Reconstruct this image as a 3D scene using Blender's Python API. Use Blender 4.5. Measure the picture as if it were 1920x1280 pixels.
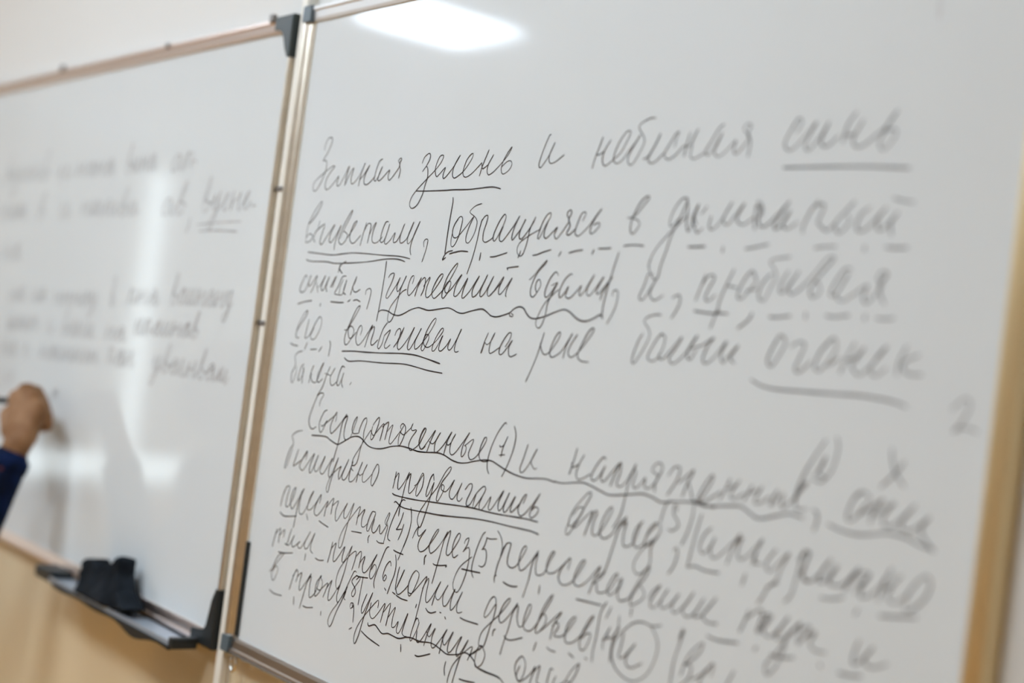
import bpy, bmesh, math, random
from mathutils import Vector, Matrix, noise

for o in list(bpy.data.objects):
    bpy.data.objects.remove(o)
SC = bpy.context.scene
COL = SC.collection

# ---------------------------------------------------------------- camera, sky, exposure
# world: x runs along the board wall, y goes into the wall, z up; metres.
# The whiteboard faces lie in the plane y = 0, their panels' lower edge is Z0 above the floor.
Z0 = 1.08
_pos, _r, _u, _f = [[1.84003, -0.97709, 1.4952], [0.59808, 0.79123, 0.12751], [-0.06189, -0.11303, 0.99166], [-0.79904, 0.60099, 0.01864]]
cam_d = bpy.data.cameras.new('camera')
cam = bpy.data.objects.new('camera', cam_d)
COL.objects.link(cam)
cam.matrix_world = Matrix(((_r[0], _u[0], -_f[0], _pos[0]),
                           (_r[1], _u[1], -_f[1], _pos[1]),
                           (_r[2], _u[2], -_f[2], _pos[2]),
                           (0, 0, 0, 1)))
cam_d.sensor_width = 36
cam_d.lens = 52.307
cam_d.clip_start = 0.05
cam_d.dof.use_dof = True
cam_d.dof.focus_distance = 1.75
cam_d.dof.aperture_fstop = 1.8
SC.camera = cam

SC.view_settings.view_transform = 'Standard'
SC.view_settings.look = 'None'
SC.view_settings.gamma = 1
SC.view_settings.use_curve_mapping = False
SC.view_settings.exposure = -0.03

LAMP = 29.5          # radiance of the ceiling panels
SKY = 4.6            # radiance of the overcast sky
w = bpy.data.worlds.new('overcast_sky')
SC.world = w
w.use_nodes = True
w.node_tree.nodes['Background'].inputs[0].default_value = (0.86, 0.94, 1.0, 1)
w.node_tree.nodes['Background'].inputs[1].default_value = SKY

# ---------------------------------------------------------------- materials
def mat(name, col, rough=0.5, metal=0.0, spec=0.5, coat=0.0, coat_rough=0.05, emit=None, estr=0.0):
    m = bpy.data.materials.new(name)
    m.use_nodes = True
    b = m.node_tree.nodes['Principled BSDF']
    b.inputs['Base Color'].default_value = (*col, 1)
    b.inputs['Roughness'].default_value = rough
    b.inputs['Metallic'].default_value = metal
    b.inputs['Specular IOR Level'].default_value = spec
    b.inputs['Coat Weight'].default_value = coat
    b.inputs['Coat Roughness'].default_value = coat_rough
    if emit:
        b.inputs['Emission Color'].default_value = (*emit, 1)
        b.inputs['Emission Strength'].default_value = estr
    return m

def noisy(m, c1, c2, scale=8.0, detail=4.0, lo=0.35, hi=0.65, stretch=(1, 1, 1), bump=0.0):
    nt = m.node_tree
    b = nt.nodes['Principled BSDF']
    tc = nt.nodes.new('ShaderNodeTexCoord')
    mp = nt.nodes.new('ShaderNodeMapping')
    mp.inputs['Scale'].default_value = stretch
    n = nt.nodes.new('ShaderNodeTexNoise')
    n.inputs['Scale'].default_value = scale
    n.inputs['Detail'].default_value = detail
    r = nt.nodes.new('ShaderNodeValToRGB')
    r.color_ramp.elements[0].position = lo
    r.color_ramp.elements[1].position = hi
    r.color_ramp.elements[0].color = (*c1, 1)
    r.color_ramp.elements[1].color = (*c2, 1)
    nt.links.new(tc.outputs['Object'], mp.inputs['Vector'])
    nt.links.new(mp.outputs['Vector'], n.inputs['Vector'])
    nt.links.new(n.outputs['Fac'], r.inputs['Fac'])
    nt.links.new(r.outputs['Color'], b.inputs['Base Color'])
    if bump:
        bp = nt.nodes.new('ShaderNodeBump')
        bp.inputs['Strength'].default_value = bump
        bp.inputs['Distance'].default_value = 0.004
        nt.links.new(n.outputs['Fac'], bp.inputs['Height'])
        nt.links.new(bp.outputs['Normal'], b.inputs['Normal'])
    return m

M = {}
M['board'] = noisy(mat('whiteboard_enamel', (.74, .755, .755), .5, spec=.0, coat=.72, coat_rough=.06),
                   (.745, .775, .785), (.765, .795, .805), scale=2.5, detail=3)
M['ink'] = noisy(mat('marker_ink', (.04, .03, .03), .6, spec=.2), (.022, .017, .018), (.075, .06, .058), scale=60, detail=2)
M['ink_dry'] = noisy(mat('marker_ink_drying', (.1, .09, .09), .6, spec=.2), (.05, .045, .045), (.16, .145, .14), scale=60, detail=2)
M['ink_left'] = noisy(mat('marker_ink_worn', (.3, .29, .29), .6, spec=.2), (.36, .35, .35), (.56, .54, .54), scale=40, detail=2)
M['ghost'] = mat('wiped_ink', (.66, .665, .67), .5, spec=.1)
M['alu'] = noisy(mat('champagne_aluminium', (.84, .77, .66), .33, metal=1.0), (.81, .74, .63), (.87, .80, .69), scale=40, detail=2, stretch=(.05, .05, 1))
M['alu_tan_refl'] = mat('aluminium_tan_reflection', (.86, .70, .42), .33, metal=1.0)  # same frame metal; warm reflection of the room painted into the colour
M['alu_pink_refl'] = mat('aluminium_pink_reflection', (.80, .69, .64), .32, metal=1.0)  # pinkish reflection of the surroundings put into the rail colour
M['alu_grey'] = mat('grey_aluminium', (.62, .58, .55), .36, metal=1.0)
M['alu_pale_refl'] = mat('aluminium_pale_reflection', (.86, .87, .88), .5, metal=.6)  # brighter reflection on the top rail baked in as a paler base
M['alu_floor_refl'] = mat('aluminium_floor_reflection', (.46, .41, .37), .38, metal=1.0)  # dark floor reflection on the lower rail painted into its colour
M['alu_side'] = mat('aluminium_lip', (.80, .78, .75), .25, metal=1.0)
M['tray'] = mat('tray_aluminium', (.50, .56, .64), .35, metal=.55)
M['black'] = mat('black_plastic', (.012, .016, .018), .42)
M['corner_dark'] = mat('dark_green_grey_plastic', (.035, .048, .05), .4)
M['corner_blue'] = mat('blue_grey_plastic', (.10, .135, .16), .4)
M['pvc'] = mat('cream_plastic', (.88, .84, .76), .35)
M['clip'] = mat('dull_metal', (.22, .2, .19), .4, metal=.6)
M['cloth'] = noisy(mat('black_cloth', (.02, .022, .026), .85, spec=.06), (.003, .004, .006), (.022, .027, .034), scale=14, detail=3, bump=.3)  # lighter noise tones imitate highlights on the folds
M['skin'] = noisy(mat('skin', (.30, .155, .075), .55, spec=.15), (.22, .105, .045), (.36, .195, .10), scale=26, detail=3, bump=.12)
M['navy'] = noisy(mat('navy_fabric', (.004, .010, .04), .8, spec=.1), (.003, .006, .018), (.005, .014, .058), scale=30, detail=3, bump=.25)
def speckle(m, col, scale, size):
    # small printed flecks scattered over the cloth
    nt = m.node_tree
    b = nt.nodes['Principled BSDF']
    src = b.inputs['Base Color'].links[0].from_socket
    tc = nt.nodes.new('ShaderNodeTexCoord')
    v = nt.nodes.new('ShaderNodeTexVoronoi')
    v.inputs['Scale'].default_value = scale
    lt = nt.nodes.new('ShaderNodeMath')
    lt.operation = 'LESS_THAN'
    lt.inputs[1].default_value = size
    mx = nt.nodes.new('ShaderNodeMixRGB')
    mx.inputs[2].default_value = (*col, 1)
    nt.links.new(tc.outputs['Object'], v.inputs['Vector'])
    nt.links.new(v.outputs['Distance'], lt.inputs[0])
    nt.links.new(lt.outputs[0], mx.inputs[0])
    nt.links.new(src, mx.inputs[1])
    nt.links.new(mx.outputs[0], b.inputs['Base Color'])
speckle(M['navy'], (.10, .035, .04), 38, .16)
M['trouser'] = noisy(mat('charcoal_fabric', (.04, .04, .045), .85, spec=.2), (.03, .03, .035), (.05, .05, .055), scale=50, bump=.2)
M['hair'] = noisy(mat('brown_hair', (.06, .035, .02), .5), (.035, .02, .012), (.09, .055, .03), scale=18, stretch=(6, 6, .6), bump=.5)
M['shoe'] = mat('black_leather', (.015, .015, .015), .35)
M['sole'] = mat('rubber_sole', (.05, .05, .05), .7)
M['eye'] = mat('eye_white', (.8, .78, .76), .2)
M['iris'] = mat('dark_iris', (.04, .025, .015), .2)
M['lip'] = mat('lip', (.45, .17, .14), .45)
M['white_paint'] = mat('white_paint', (.82, .82, .80), .4)
M['ceiling'] = mat('ceiling_paint', (.82, .82, .80), .8)
M['blind'] = noisy(mat('beige_blind_fabric', (.62, .56, .46), .85, spec=.1), (.60, .54, .44), (.66, .60, .50), scale=30, stretch=(1, 1, 8))
M['panel_glow'] = mat('lamp_diffuser', (.9, .9, .9), .5, emit=(.82, .96, 1.10), estr=LAMP)
M['lino'] = noisy(mat('brown_linoleum', (.34, .22, .12), .3), (.52, .25, .04), (.64, .33, .06), scale=6, detail=6)

def glass_mat():
    m = bpy.data.materials.new('window_glass')
    m.use_nodes = True
    nt = m.node_tree
    nt.nodes.clear()
    out = nt.nodes.new('ShaderNodeOutputMaterial')
    t = nt.nodes.new('ShaderNodeBsdfTransparent')
    t.inputs[0].default_value = (.95, .97, .96, 1)
    g = nt.nodes.new('ShaderNodeBsdfGlossy')
    g.inputs['Roughness'].default_value = .02
    mx = nt.nodes.new('ShaderNodeMixShader')
    mx.inputs[0].default_value = .06
    nt.links.new(t.outputs[0], mx.inputs[1])
    nt.links.new(g.outputs[0], mx.inputs[2])
    nt.links.new(mx.outputs[0], out.inputs[0])
    return m
M['glass'] = glass_mat()

DADO = 1.19
def wall_mat():
    # pale matt paint above, glossy ochre oil paint on the dado below z = DADO
    m = mat('two_tone_wall_paint', (.8, .79, .76), .7, spec=.3)
    nt = m.node_tree
    b = nt.nodes['Principled BSDF']
    g = nt.nodes.new('ShaderNodeNewGeometry')
    s = nt.nodes.new('ShaderNodeSeparateXYZ')
    mt = nt.nodes.new('ShaderNodeMath')
    mt.operation = 'LESS_THAN'
    mt.inputs[1].default_value = DADO
    n = nt.nodes.new('ShaderNodeTexNoise')
    n.inputs['Scale'].default_value = 3.0
    mo = nt.nodes.new('ShaderNodeMixRGB')
    mo.inputs[1].default_value = (.72, .58, .38, 1)
    mo.inputs[2].default_value = (.78, .64, .43, 1)
    mx = nt.nodes.new('ShaderNodeMixRGB')
    mx.inputs[1].default_value = (.80, .79, .765, 1)
    rr = nt.nodes.new('ShaderNodeMath')
    rr.operation = 'MULTIPLY_ADD'
    rr.inputs[1].default_value = 1.0
    rr.inputs[2].default_value = 0.0
    bp = nt.nodes.new('ShaderNodeBump')
    bp.inputs['Strength'].default_value = .12
    bp.inputs['Distance'].default_value = .003
    n2 = nt.nodes.new('ShaderNodeTexNoise')
    n2.inputs['Scale'].default_value = 14.0
    L = nt.links.new
    tc = nt.nodes.new('ShaderNodeTexCoord')
    L(tc.outputs['Object'], n.inputs['Vector'])
    L(tc.outputs['Object'], n2.inputs['Vector'])
    L(n2.outputs['Fac'], bp.inputs['Height'])
    L(bp.outputs['Normal'], b.inputs['Coat Normal'])
    L(g.outputs['Position'], s.inputs[0])
    L(s.outputs['Z'], mt.inputs[0])
    L(n.outputs['Fac'], mo.inputs[0])
    L(mo.outputs[0], mx.inputs[2])
    L(mt.outputs[0], mx.inputs[0])
    L(mx.outputs[0], b.inputs['Base Color'])
    L(mt.outputs[0], rr.inputs[0])
    L(rr.outputs[0], b.inputs['Coat Weight'])
    b.inputs['Coat Roughness'].default_value = .13
    b.inputs['Coat IOR'].default_value = 1.75
    return m
M['wall'] = wall_mat()

# ---------------------------------------------------------------- mesh helpers
def tag(o, label=None, cat=None, group=None, kind=None):
    if label: o['label'] = label
    if cat: o['category'] = cat
    if group: o['group'] = group
    if kind: o['kind'] = kind
    return o

def link(name, me, m, parent=None):
    o = bpy.data.objects.new(name, me)
    COL.objects.link(o)
    if m and not me.materials:
        me.materials.append(m)
    if parent:
        o.parent = parent
    return o

def empty(name, loc, label, cat, group=None):
    o = bpy.data.objects.new(name, None)
    COL.objects.link(o)
    o.location = loc
    o.empty_display_size = .05
    tag(o, label, cat, group)
    return o

def done(bm, name, m, parent=None, origin=(0, 0, 0), smooth=False):
    """turn a bmesh given in world coordinates into one object whose parent stands at `origin`"""
    bmesh.ops.recalc_face_normals(bm, faces=bm.faces)
    bmesh.ops.translate(bm, vec=-Vector(origin), verts=bm.verts)
    me = bpy.data.meshes.new(name)
    bm.to_mesh(me)
    bm.free()
    if smooth:
        for p in me.polygons:
            p.use_smooth = True
    return link(name, me, m, parent)

def box(bm, x0, x1, y0, y1, z0, z1, bev=0.0):
    r = bmesh.ops.create_cube(bm, size=1)
    vs = r['verts']
    for v in vs:
        v.co = Vector(((x0 + x1) / 2 + v.co.x * (x1 - x0), (y0 + y1) / 2 + v.co.y * (y1 - y0), (z0 + z1) / 2 + v.co.z * (z1 - z0)))
    if bev:
        es = list({e for v in vs for e in v.link_edges})
        bmesh.ops.bevel(bm, geom=es, offset=bev, segments=2, affect='EDGES', profile=.6)
    return bm

def prism(bm, pts, y0, y1, bev=0.0):
    """outline in (x, z) given a thickness from y0 to y1"""
    a = [bm.verts.new((x, y0, z)) for x, z in pts]
    b = [bm.verts.new((x, y1, z)) for x, z in pts]
    n = len(pts)
    fs = [bm.faces.new(a), bm.faces.new(b[::-1])]
    for i in range(n):
        fs.append(bm.faces.new((a[i], b[i], b[(i + 1) % n], a[(i + 1) % n])))
    if bev:
        es = [e for e in fs[0].edges]
        bmesh.ops.bevel(bm, geom=es, offset=bev, segments=2, affect='EDGES', profile=.6)
    return bm

def loft(bm, rings, caps=True):
    vr = [[bm.verts.new(p) for p in r] for r in rings]
    n = len(vr[0])
    for a, b in zip(vr, vr[1:]):
        for i in range(n):
            bm.faces.new((a[i], a[(i + 1) % n], b[(i + 1) % n], b[i]))
    if caps:
        bm.faces.new(vr[0][::-1])
        bm.faces.new(vr[-1])
    return bm

def tube(bm, p, q, r0, r1=None, n=16):
    p, q = Vector(p), Vector(q)
    r1 = r0 if r1 is None else r1
    d = (q - p).normalized()
    a = d.orthogonal().normalized()
    b = d.cross(a)
    ring = lambda c, r: [c + (a * math.cos(t) + b * math.sin(t)) * r for t in [2 * math.pi * i / n for i in range(n)]]
    return loft(bm, [ring(p, r0), ring(q, r1)])

def capsule(bm, p, q, r0, r1, n=14, k=5):
    """rounded tapered limb segment, closed at both ends by hemispheres"""
    p, q = Vector(p), Vector(q)
    d = (q - p)
    L = d.length
    d = d.normalized() if L > 1e-6 else Vector((0, 0, 1))
    a = d.orthogonal().normalized()
    b = d.cross(a)
    rings = []
    for i in range(k):
        t = -math.pi / 2 + (i + .3) / k * math.pi / 2
        rings.append((p + d * (math.sin(t) * r0), math.cos(t) * r0))
    rings.append((p, r0))
    rings.append((q, r1))
    for i in range(k):
        t = (i + .7) / k * math.pi / 2
        rings.append((q + d * (math.sin(t) * r1), math.cos(t) * r1))
    loft(bm, [[c + (a * math.cos(u) + b * math.sin(u)) * r for u in [2 * math.pi * i / n for i in range(n)]] for c, r in rings])

def chain(bm, pts):
    for (p, r0), (q, r1) in zip(pts, pts[1:]):
        capsule(bm, p, q, r0, r1)

def ellipsoid(bm, c, rx, ry, rz, rot=None):
    r = bmesh.ops.create_icosphere(bm, subdivisions=3, radius=1)
    for v in r['verts']:
        p = Vector((v.co.x * rx, v.co.y * ry, v.co.z * rz))
        if rot: p = rot @ p
        v.co = p + Vector(c)

def fused(bm, name, m, parent, origin, voxel=.004, smooth=4):
    """fuse overlapping volumes into one continuous skin"""
    o = done(bm, name, m, parent, origin, smooth=True)
    md = o.modifiers.new('fuse', 'REMESH')
    md.mode = 'VOXEL'
    md.voxel_size = voxel
    md.use_smooth_shade = True
    s = o.modifiers.new('relax', 'SMOOTH')
    s.factor = .5
    s.iterations = smooth
    dg = bpy.context.evaluated_depsgraph_get()
    me = bpy.data.meshes.new_from_object(o.evaluated_get(dg))
    o.modifiers.clear()
    o.data = me
    return o

# ---------------------------------------------------------------- handwriting data (tenths of a millimetre on the board face)
RIGHT_WORDS = [
('Земная', 1, '701,6763 696,6818 746,6902 819,6930 874,6905 857,6820 792,6723 697,6618 765,6620 806,6569 789,6460 709,6318 600,6211 523,6226 525,6322 701,6418 870,6494 984,6536 1030,6525 949,6465 851,6359 839,6269 879,6219 970,6244 1097,6335 1169,6396 1146,6316 1155,6267 1218,6274 1317,6392 1413,6522 1369,6390 1358,6267/1358,6267 1436,6397 1531,6491 1497,6361 1524,6285 1582,6293 1667,6356 1756,6467 1806,6552 1748,6432 1722,6337 1710,6250/1713,6337 1780,6371 1860,6446 1925,6518 1852,6412 1826,6317 1873,6264 1966,6284 2091,6371/2224,6585 2150,6557 2099,6439 2080,6320 2122,6310 2184,6385 2242,6490 2188,6402 2167,6326 2211,6308 2315,6373 2425,6442 2403,6371 2424,6315 2463,6314 2548,6384 2637,6465 2637,6515 2601,6550 2648,6582 2675,6564 2639,6507 2675,6422 2654,6330', '', ''),
('зелень', 0, '3153,6502 3184,6570 3269,6614 3309,6598 3308,6541 3247,6458/3183,6398 3248,6455 3288,6428 3308,6321 3278,6233 3246,6119 3158,5990 3049,5946 2986,5992 3004,6074 3089,6159 3266,6282 3455,6406 3551,6484 3599,6555 3585,6583 3518,6566 3463,6463 3459,6390 3499,6327 3541,6343 3669,6432 3638,6353 3650,6300 3715,6327 3854,6450 3948,6569 3854,6450 3833,6347 3874,6299 3952,6320 4062,6380 4183,6502 4210,6563 4184,6578 4100,6512 4051,6396 4056,6333 4113,6302 4232,6344 4405,6463/4515,6605 4453,6484 4414,6393 4392,6312/4405,6463 4424,6404 4449,6394 4529,6431/4618,6547 4540,6443 4528,6366 4553,6325 4580,6318 4663,6354 4807,6456 4902,6540 4953,6625 4885,6560 4818,6464 4799,6373 4836,6319 4919,6343 4983,6398 4986,6443 4949,6468 4883,6454 4805,6403', '3089,6159 3296,6155 3726,6155 3892,6159 4180,6156 4405,6165 4624,6176 4728,6171 4834,6152', ''),
('и', 0, '5637,6728 5610,6717 5548,6592 5502,6469 5488,6396 5514,6369 5554,6394 5649,6500 5725,6639 5658,6514 5659,6441 5697,6410 5769,6423 5842,6460 5909,6497', '', ''),
('небесная', 1, '7189,6404 7254,6425 7333,6529 7403,6653 7357,6561 7269,6424 7273,6377 7327,6355 7399,6386 7484,6450/7631,6509 7646,6607 7671,6655 7623,6635 7554,6539 7494,6449 7523,6398 7573,6387 7652,6423 7742,6498 7785,6516/7934,6665 7905,6621 7865,6538/7828,6638 7801,6535 7781,6408/7786,6509 7825,6501 7869,6541 7870,6460 7865,6408 7912,6378 7982,6398 8067,6433/8279,6694 8215,6656 8130,6533 8069,6446 8108,6406 8170,6461 8267,6615 8202,6478 8189,6428 8231,6391 8287,6399 8373,6459 8460,6533 8442,6462 8460,6411 8495,6410 8554,6463 8618,6535 8591,6593 8542,6633 8576,6681 8624,6675 8636,6653 8607,6598 8648,6509 8638,6373', '', '6521,6659 6486,6566 6456,6497 6428,6421 6408,6334/6447,6490 6472,6472 6523,6484 6571,6513/6651,6618 6571,6513 6553,6417 6584,6363 6618,6355 6671,6378 6723,6411 6838,6489 6943,6662 6941,6700 6881,6693 6780,6574 6729,6431 6760,6382 6803,6373 6874,6405 6959,6498 7045,6582 7102,6654 6998,6510 6954,6416 6987,6353 7046,6365 7125,6477 7176,6576 7150,6638 7094,6695 7066,6737 7109,6776 7221,6813 7300,6813'),
('синь', 0, '9203,6575 9240,6618 9255,6674 9207,6695 9135,6594 9078,6483 9109,6422 9170,6415 9271,6490 9429,6653 9353,6523 9323,6442 9364,6400 9424,6446 9497,6531 9573,6645 9523,6544 9501,6472 9542,6429 9606,6441 9697,6514', '9101,6256 9310,6253 9504,6250 9833,6243 10150,6230 10499,6208', '9868,6714 9785,6604 9754,6453/9771,6517 9836,6514 9888,6533/9953,6637 9888,6533 9862,6462 9907,6410 9987,6421 10108,6501 10204,6567 10309,6701 10226,6594 10154,6435 10207,6372 10283,6443 10324,6518 10268,6546 10184,6525'),
('выцветали', 1, '2029,5769 1982,5629 1943,5478/2002,5672 2072,5758 2146,5747 2139,5651 2113,5512/2145,5630 2219,5736 2270,5774 2218,5662 2214,5555 2264,5513 2352,5524 2455,5589/2555,5783 2489,5773 2430,5652 2418,5536 2480,5526 2546,5621 2591,5757 2557,5652 2517,5536 2555,5500 2641,5548 2743,5648 2723,5569 2735,5523 2806,5544 2885,5653 2936,5757 2874,5622 2874,5539 2918,5517 3018,5571 3087,5674 3137,5779 3053,5623 3044,5541 3075,5508 3163,5593 3274,5787 3188,5644 3136,5511 3131,5429 3161,5378', '611,5373 888,5360 1270,5344 1545,5364 1795,5379 2127,5375 2471,5362 2900,5353 3151,5327/592,5270 735,5250 1139,5252 1363,5235 1786,5249 2193,5273 2582,5312 2813,5319 2949,5308 3048,5289', '506,5509 504,5646 523,5748 630,5908 775,6048 822,6042 741,5918 631,5817 521,5754/510,5577 591,5623 680,5589 618,5521 507,5503/963,5759 863,5714 745,5646 712,5556 758,5511/819,5793 798,5703/969,5737 914,5602 896,5501 956,5484 1054,5580 1231,5748 1153,5625 1139,5525 1204,5515 1325,5637 1397,5737 1333,5604 1297,5493 1295,5416/1409,5560 1502,5704 1627,5879 1644,5938 1551,5846 1440,5693 1380,5549 1461,5484 1565,5540 1588,5616 1491,5660/1580,5562 1716,5693 1796,5791 1721,5758 1654,5606 1697,5519 1784,5509 1925,5607/3425,5478 3406,5534 3443,5569 3490,5565 3494,5524 3475,5433 3425,5296'),
('обращаясь', 0, '4556,5804 4531,5712 4507,5551 4462,5365 4392,5175/4543,5774 4595,5835 4643,5852 4662,5835 4646,5751 4614,5659 4618,5582 4638,5552 4678,5543 4745,5564 4808,5595/5000,5852 4973,5859 4900,5788 4826,5659 4813,5591 4840,5555 4890,5599 4974,5735 5011,5825 5000,5852/4978,5720 4934,5630 4938,5573 4976,5553 5032,5585 5184,5743 5261,5843 5198,5735 5165,5631 5169,5582 5194,5579 5305,5691 5378,5805 5307,5683 5298,5609 5328,5582 5372,5602 5481,5713 5538,5786/5552,5826 5482,5710 5464,5620 5450,5537 5406,5420 5353,5395 5300,5432 5291,5490 5336,5552 5479,5624 5642,5688/5357,5452 5343,5410 5325,5377/5642,5688 5696,5774/5816,5859 5798,5874 5743,5844 5699,5787 5667,5717 5632,5621 5643,5586 5686,5628 5745,5736 5809,5818 5815,5862/5777,5780 5741,5679 5741,5615 5779,5595 5829,5622 5955,5717 5918,5654 5928,5607 5961,5590 6008,5629 6121,5754 6137,5798 6100,5835 6096,5876 6140,5900 6165,5875 6145,5829 6127,5798 6165,5729 6125,5661 6136,5633 6174,5636 6250,5692/6362,5785 6401,5852 6389,5874 6337,5862 6291,5779 6259,5674 6282,5631 6331,5625 6416,5680 6489,5742 6573,5839 6648,5908 6576,5827 6517,5742 6504,5668 6531,5647 6595,5681 6645,5735 6626,5763 6546,5739', '3911,6064 3921,6012 3911,5894 3897,5712 3890,5403/4041,5438 3961,5426 3899,5395 3867,5351 3856,5325 3915,5355/3988,5400 4061,5414 4166,5431 4246,5436 4352,5431/4612,5420 4609,5376 4604,5337/4805,5377 4887,5382 4984,5401 5109,5429/5587,5408 5648,5414 5764,5445 5890,5472/6069,5452 6038,5408/6204,5442 6315,5465 6423,5477/6602,5481 6582,5438/6678,5494 6779,5496 6870,5501', '4063,5798 4074,5810 4024,5759 3994,5696 3993,5641 4018,5602 4063,5588 4125,5614 4262,5728 4361,5821 4390,5840/4024,5759 4078,5822 4128,5841 4164,5814 4156,5720 4126,5610 4078,5520 4028,5482 3991,5507 3982,5578 3991,5649/4385,5836 4317,5720 4279,5603 4288,5549 4319,5530 4368,5550 4439,5651 4464,5759 4444,5805 4397,5840 4324,5871 4295,5892 4313,5918 4396,5964 4507,5987'),
('в', 0, '7069,5809 7149,5821 7215,5867 7299,5950 7361,6012 7322,6025 7245,5976 7176,5876 7132,5775 7130,5690 7167,5648 7219,5682 7260,5749 7217,5791 7159,5800', '7066,5525 7153,5535 7265,5536 7360,5529', ''),
('дымчатый', 0, '8261,5819 8244,5724 8294,5693 8391,5772 8512,5951 8434,5834 8425,5764 8484,5740 8558,5810 8674,5941 8607,5833 8607,5771 8687,5740 8803,5801/8848,5962 8819,5832 8842,5694/8872,5946 8916,5869 8856,5793/8809,5901 8883,5893 8869,5793 8912,5724 8991,5740 9115,5845 9228,5949 9169,5882 9074,5732 9109,5702 9181,5754 9252,5866 9218,5829 9173,5739 9239,5702 9348,5762', '7997,5527 8111,5529 8222,5534/8466,5529 8464,5482/8757,5517 8870,5533 9029,5562/9588,5534 9671,5546 9820,5551/10136,5555 10133,5519/10356,5550 10460,5545 10578,5549', '7851,5822 7810,5789 7750,5732 7703,5732 7701,5806 7752,5912 7831,5992 7888,5999 7906,5967 7832,5797 7743,5643 7699,5495 7644,5339 7628,5232 7586,5198 7515,5254 7473,5352 7533,5485 7675,5626 7941,5837/7904,5975 7926,5918 7932,5757 7970,5676 8013,5756 8071,5941 8005,5797 8056,5708 8098,5660 8158,5708/8010,5837 8073,5740/8188,5915 8122,5844/9567,5952 9479,5850 9415,5710/9470,5843 9518,5901 9610,5922 9634,5892 9581,5754/9581,5754 9645,5710 9704,5688 9786,5761/9969,5939 9882,5854 9779,5746 9838,5667 9941,5768 9906,5818/10138,5887 10050,5824 10020,5725 10054,5682 10139,5710 10246,5816 10313,5885 10234,5781 10255,5697 10322,5718 10440,5843 10377,5752 10400,5655/10379,5961 10468,5939 10588,5924/9424,5710 9422,5665'),
('сумрак', 1, '681,5017 639,5062 580,4992 518,4876 563,4824 676,4866 775,5065 735,4959 755,4914 822,4946 942,5062 890,4918 824,4826', '1502,5223 1485,5120/1648,5263 1556,5232 1500,5172 1588,5108/513,4663 689,4700 881,4723/1128,4696 1123,4659/1384,4729 1572,4726 1713,4731/1871,4770 1821,4747/1956,4767 2035,4780 2123,4759', '953,4965 1016,4840/1028,4908 1075,4954 1164,5068 1103,4962 1093,4888 1155,4875 1270,5056 1215,4929 1249,4856/1347,4926 1428,5060 1397,5016 1335,4918/1455,5068 1378,4920/1696,5075 1601,5058 1521,4924 1454,4849/1575,4824 1578,4926 1637,5030/1723,5025 1677,4871 1632,4826 1458,4834/1726,5011 1697,4959 1679,4864 1742,4838/1961,5075 1905,4966 1862,4835/1899,4937 1923,4894 1984,4875 2084,4914/1963,5068 1938,5003 1885,4936/2234,4856 2235,4905 2308,4936 2355,4910 2349,4825 2306,4675'),
('густевший', 0, '2722,5086 2759,5125 2824,5143 2845,5123 2813,5031 2741,4912 2719,4844 2746,4827 2794,4856 2927,5001 2989,5093 2944,4993 2951,4936 2984,4922 3050,4997 3126,5118 3041,4972 3013,4864 2988,4748 2965,4656 2924,4572 2871,4535 2827,4559 2824,4633 2856,4726 2993,4855 3082,4924 3165,4953/3281,5028 3301,5102 3281,5124 3235,5100 3197,5010 3196,4920 3228,4879 3293,4915 3376,4999 3461,5107 3414,5025 3368,4877/3397,4975 3463,5066 3533,5109 3556,5069 3543,4972 3497,4889/3535,5004 3580,5062 3646,5116 3598,4982 3595,4902 3631,4870 3702,4906 3829,5030 3910,5135 3890,5162 3823,5117 3743,5003 3726,4923 3775,4867 3846,4896 3965,4987 4075,5108 4178,5259 4177,5294 4090,5226 4003,5122 3959,5010 3939,4915 3970,4873 4056,4951 4096,5046 4075,5081 4017,5059 3983,4995 4001,4949 4044,4942 4127,5000 4294,5165 4211,5050 4182,4939 4210,4905 4288,4951 4423,5126 4369,5008 4350,4915 4381,4893 4495,4982 4646,5159 4553,5014 4547,4937 4576,4912 4667,4972 4803,5178 4715,5020 4698,4951 4724,4921 4796,4977 4917,5155 4843,5024 4842,4956 4876,4933 4948,4982 5075,5092/4921,5159 4878,5100/4897,4950 4962,5001 5111,5160 5050,5037 5050,4972 5080,4961 5149,5016 5267,5152 5199,5033 5185,4961 5198,4941', '2627,5284 2625,5100 2605,4798 2587,4647 2574,4537/2594,4651 2666,4677 2808,4670 2923,4638 3048,4627 3162,4653 3312,4709 3466,4742 3569,4734 3688,4720 3800,4729 3949,4750 4098,4767 4197,4753 4312,4723 4420,4719 4559,4750 4761,4784 4855,4764 4954,4720 5045,4707 5155,4722/4948,4717 5053,4708 5157,4726 5303,4765 5343,4795 5402,4825 5478,4840 5547,4824 5609,4771 5682,4731 5785,4725 5942,4760 6069,4801 6173,4832 6256,4844 6345,4821 6438,4773 6526,4743 6620,4740 6730,4772 6835,4818 6877,4780/5303,4765 5310,4733 5358,4726 5374,4744 5337,4758/5151,5258 5242,5270 5352,5280/5151,5258 5164,5240', ''),
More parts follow.
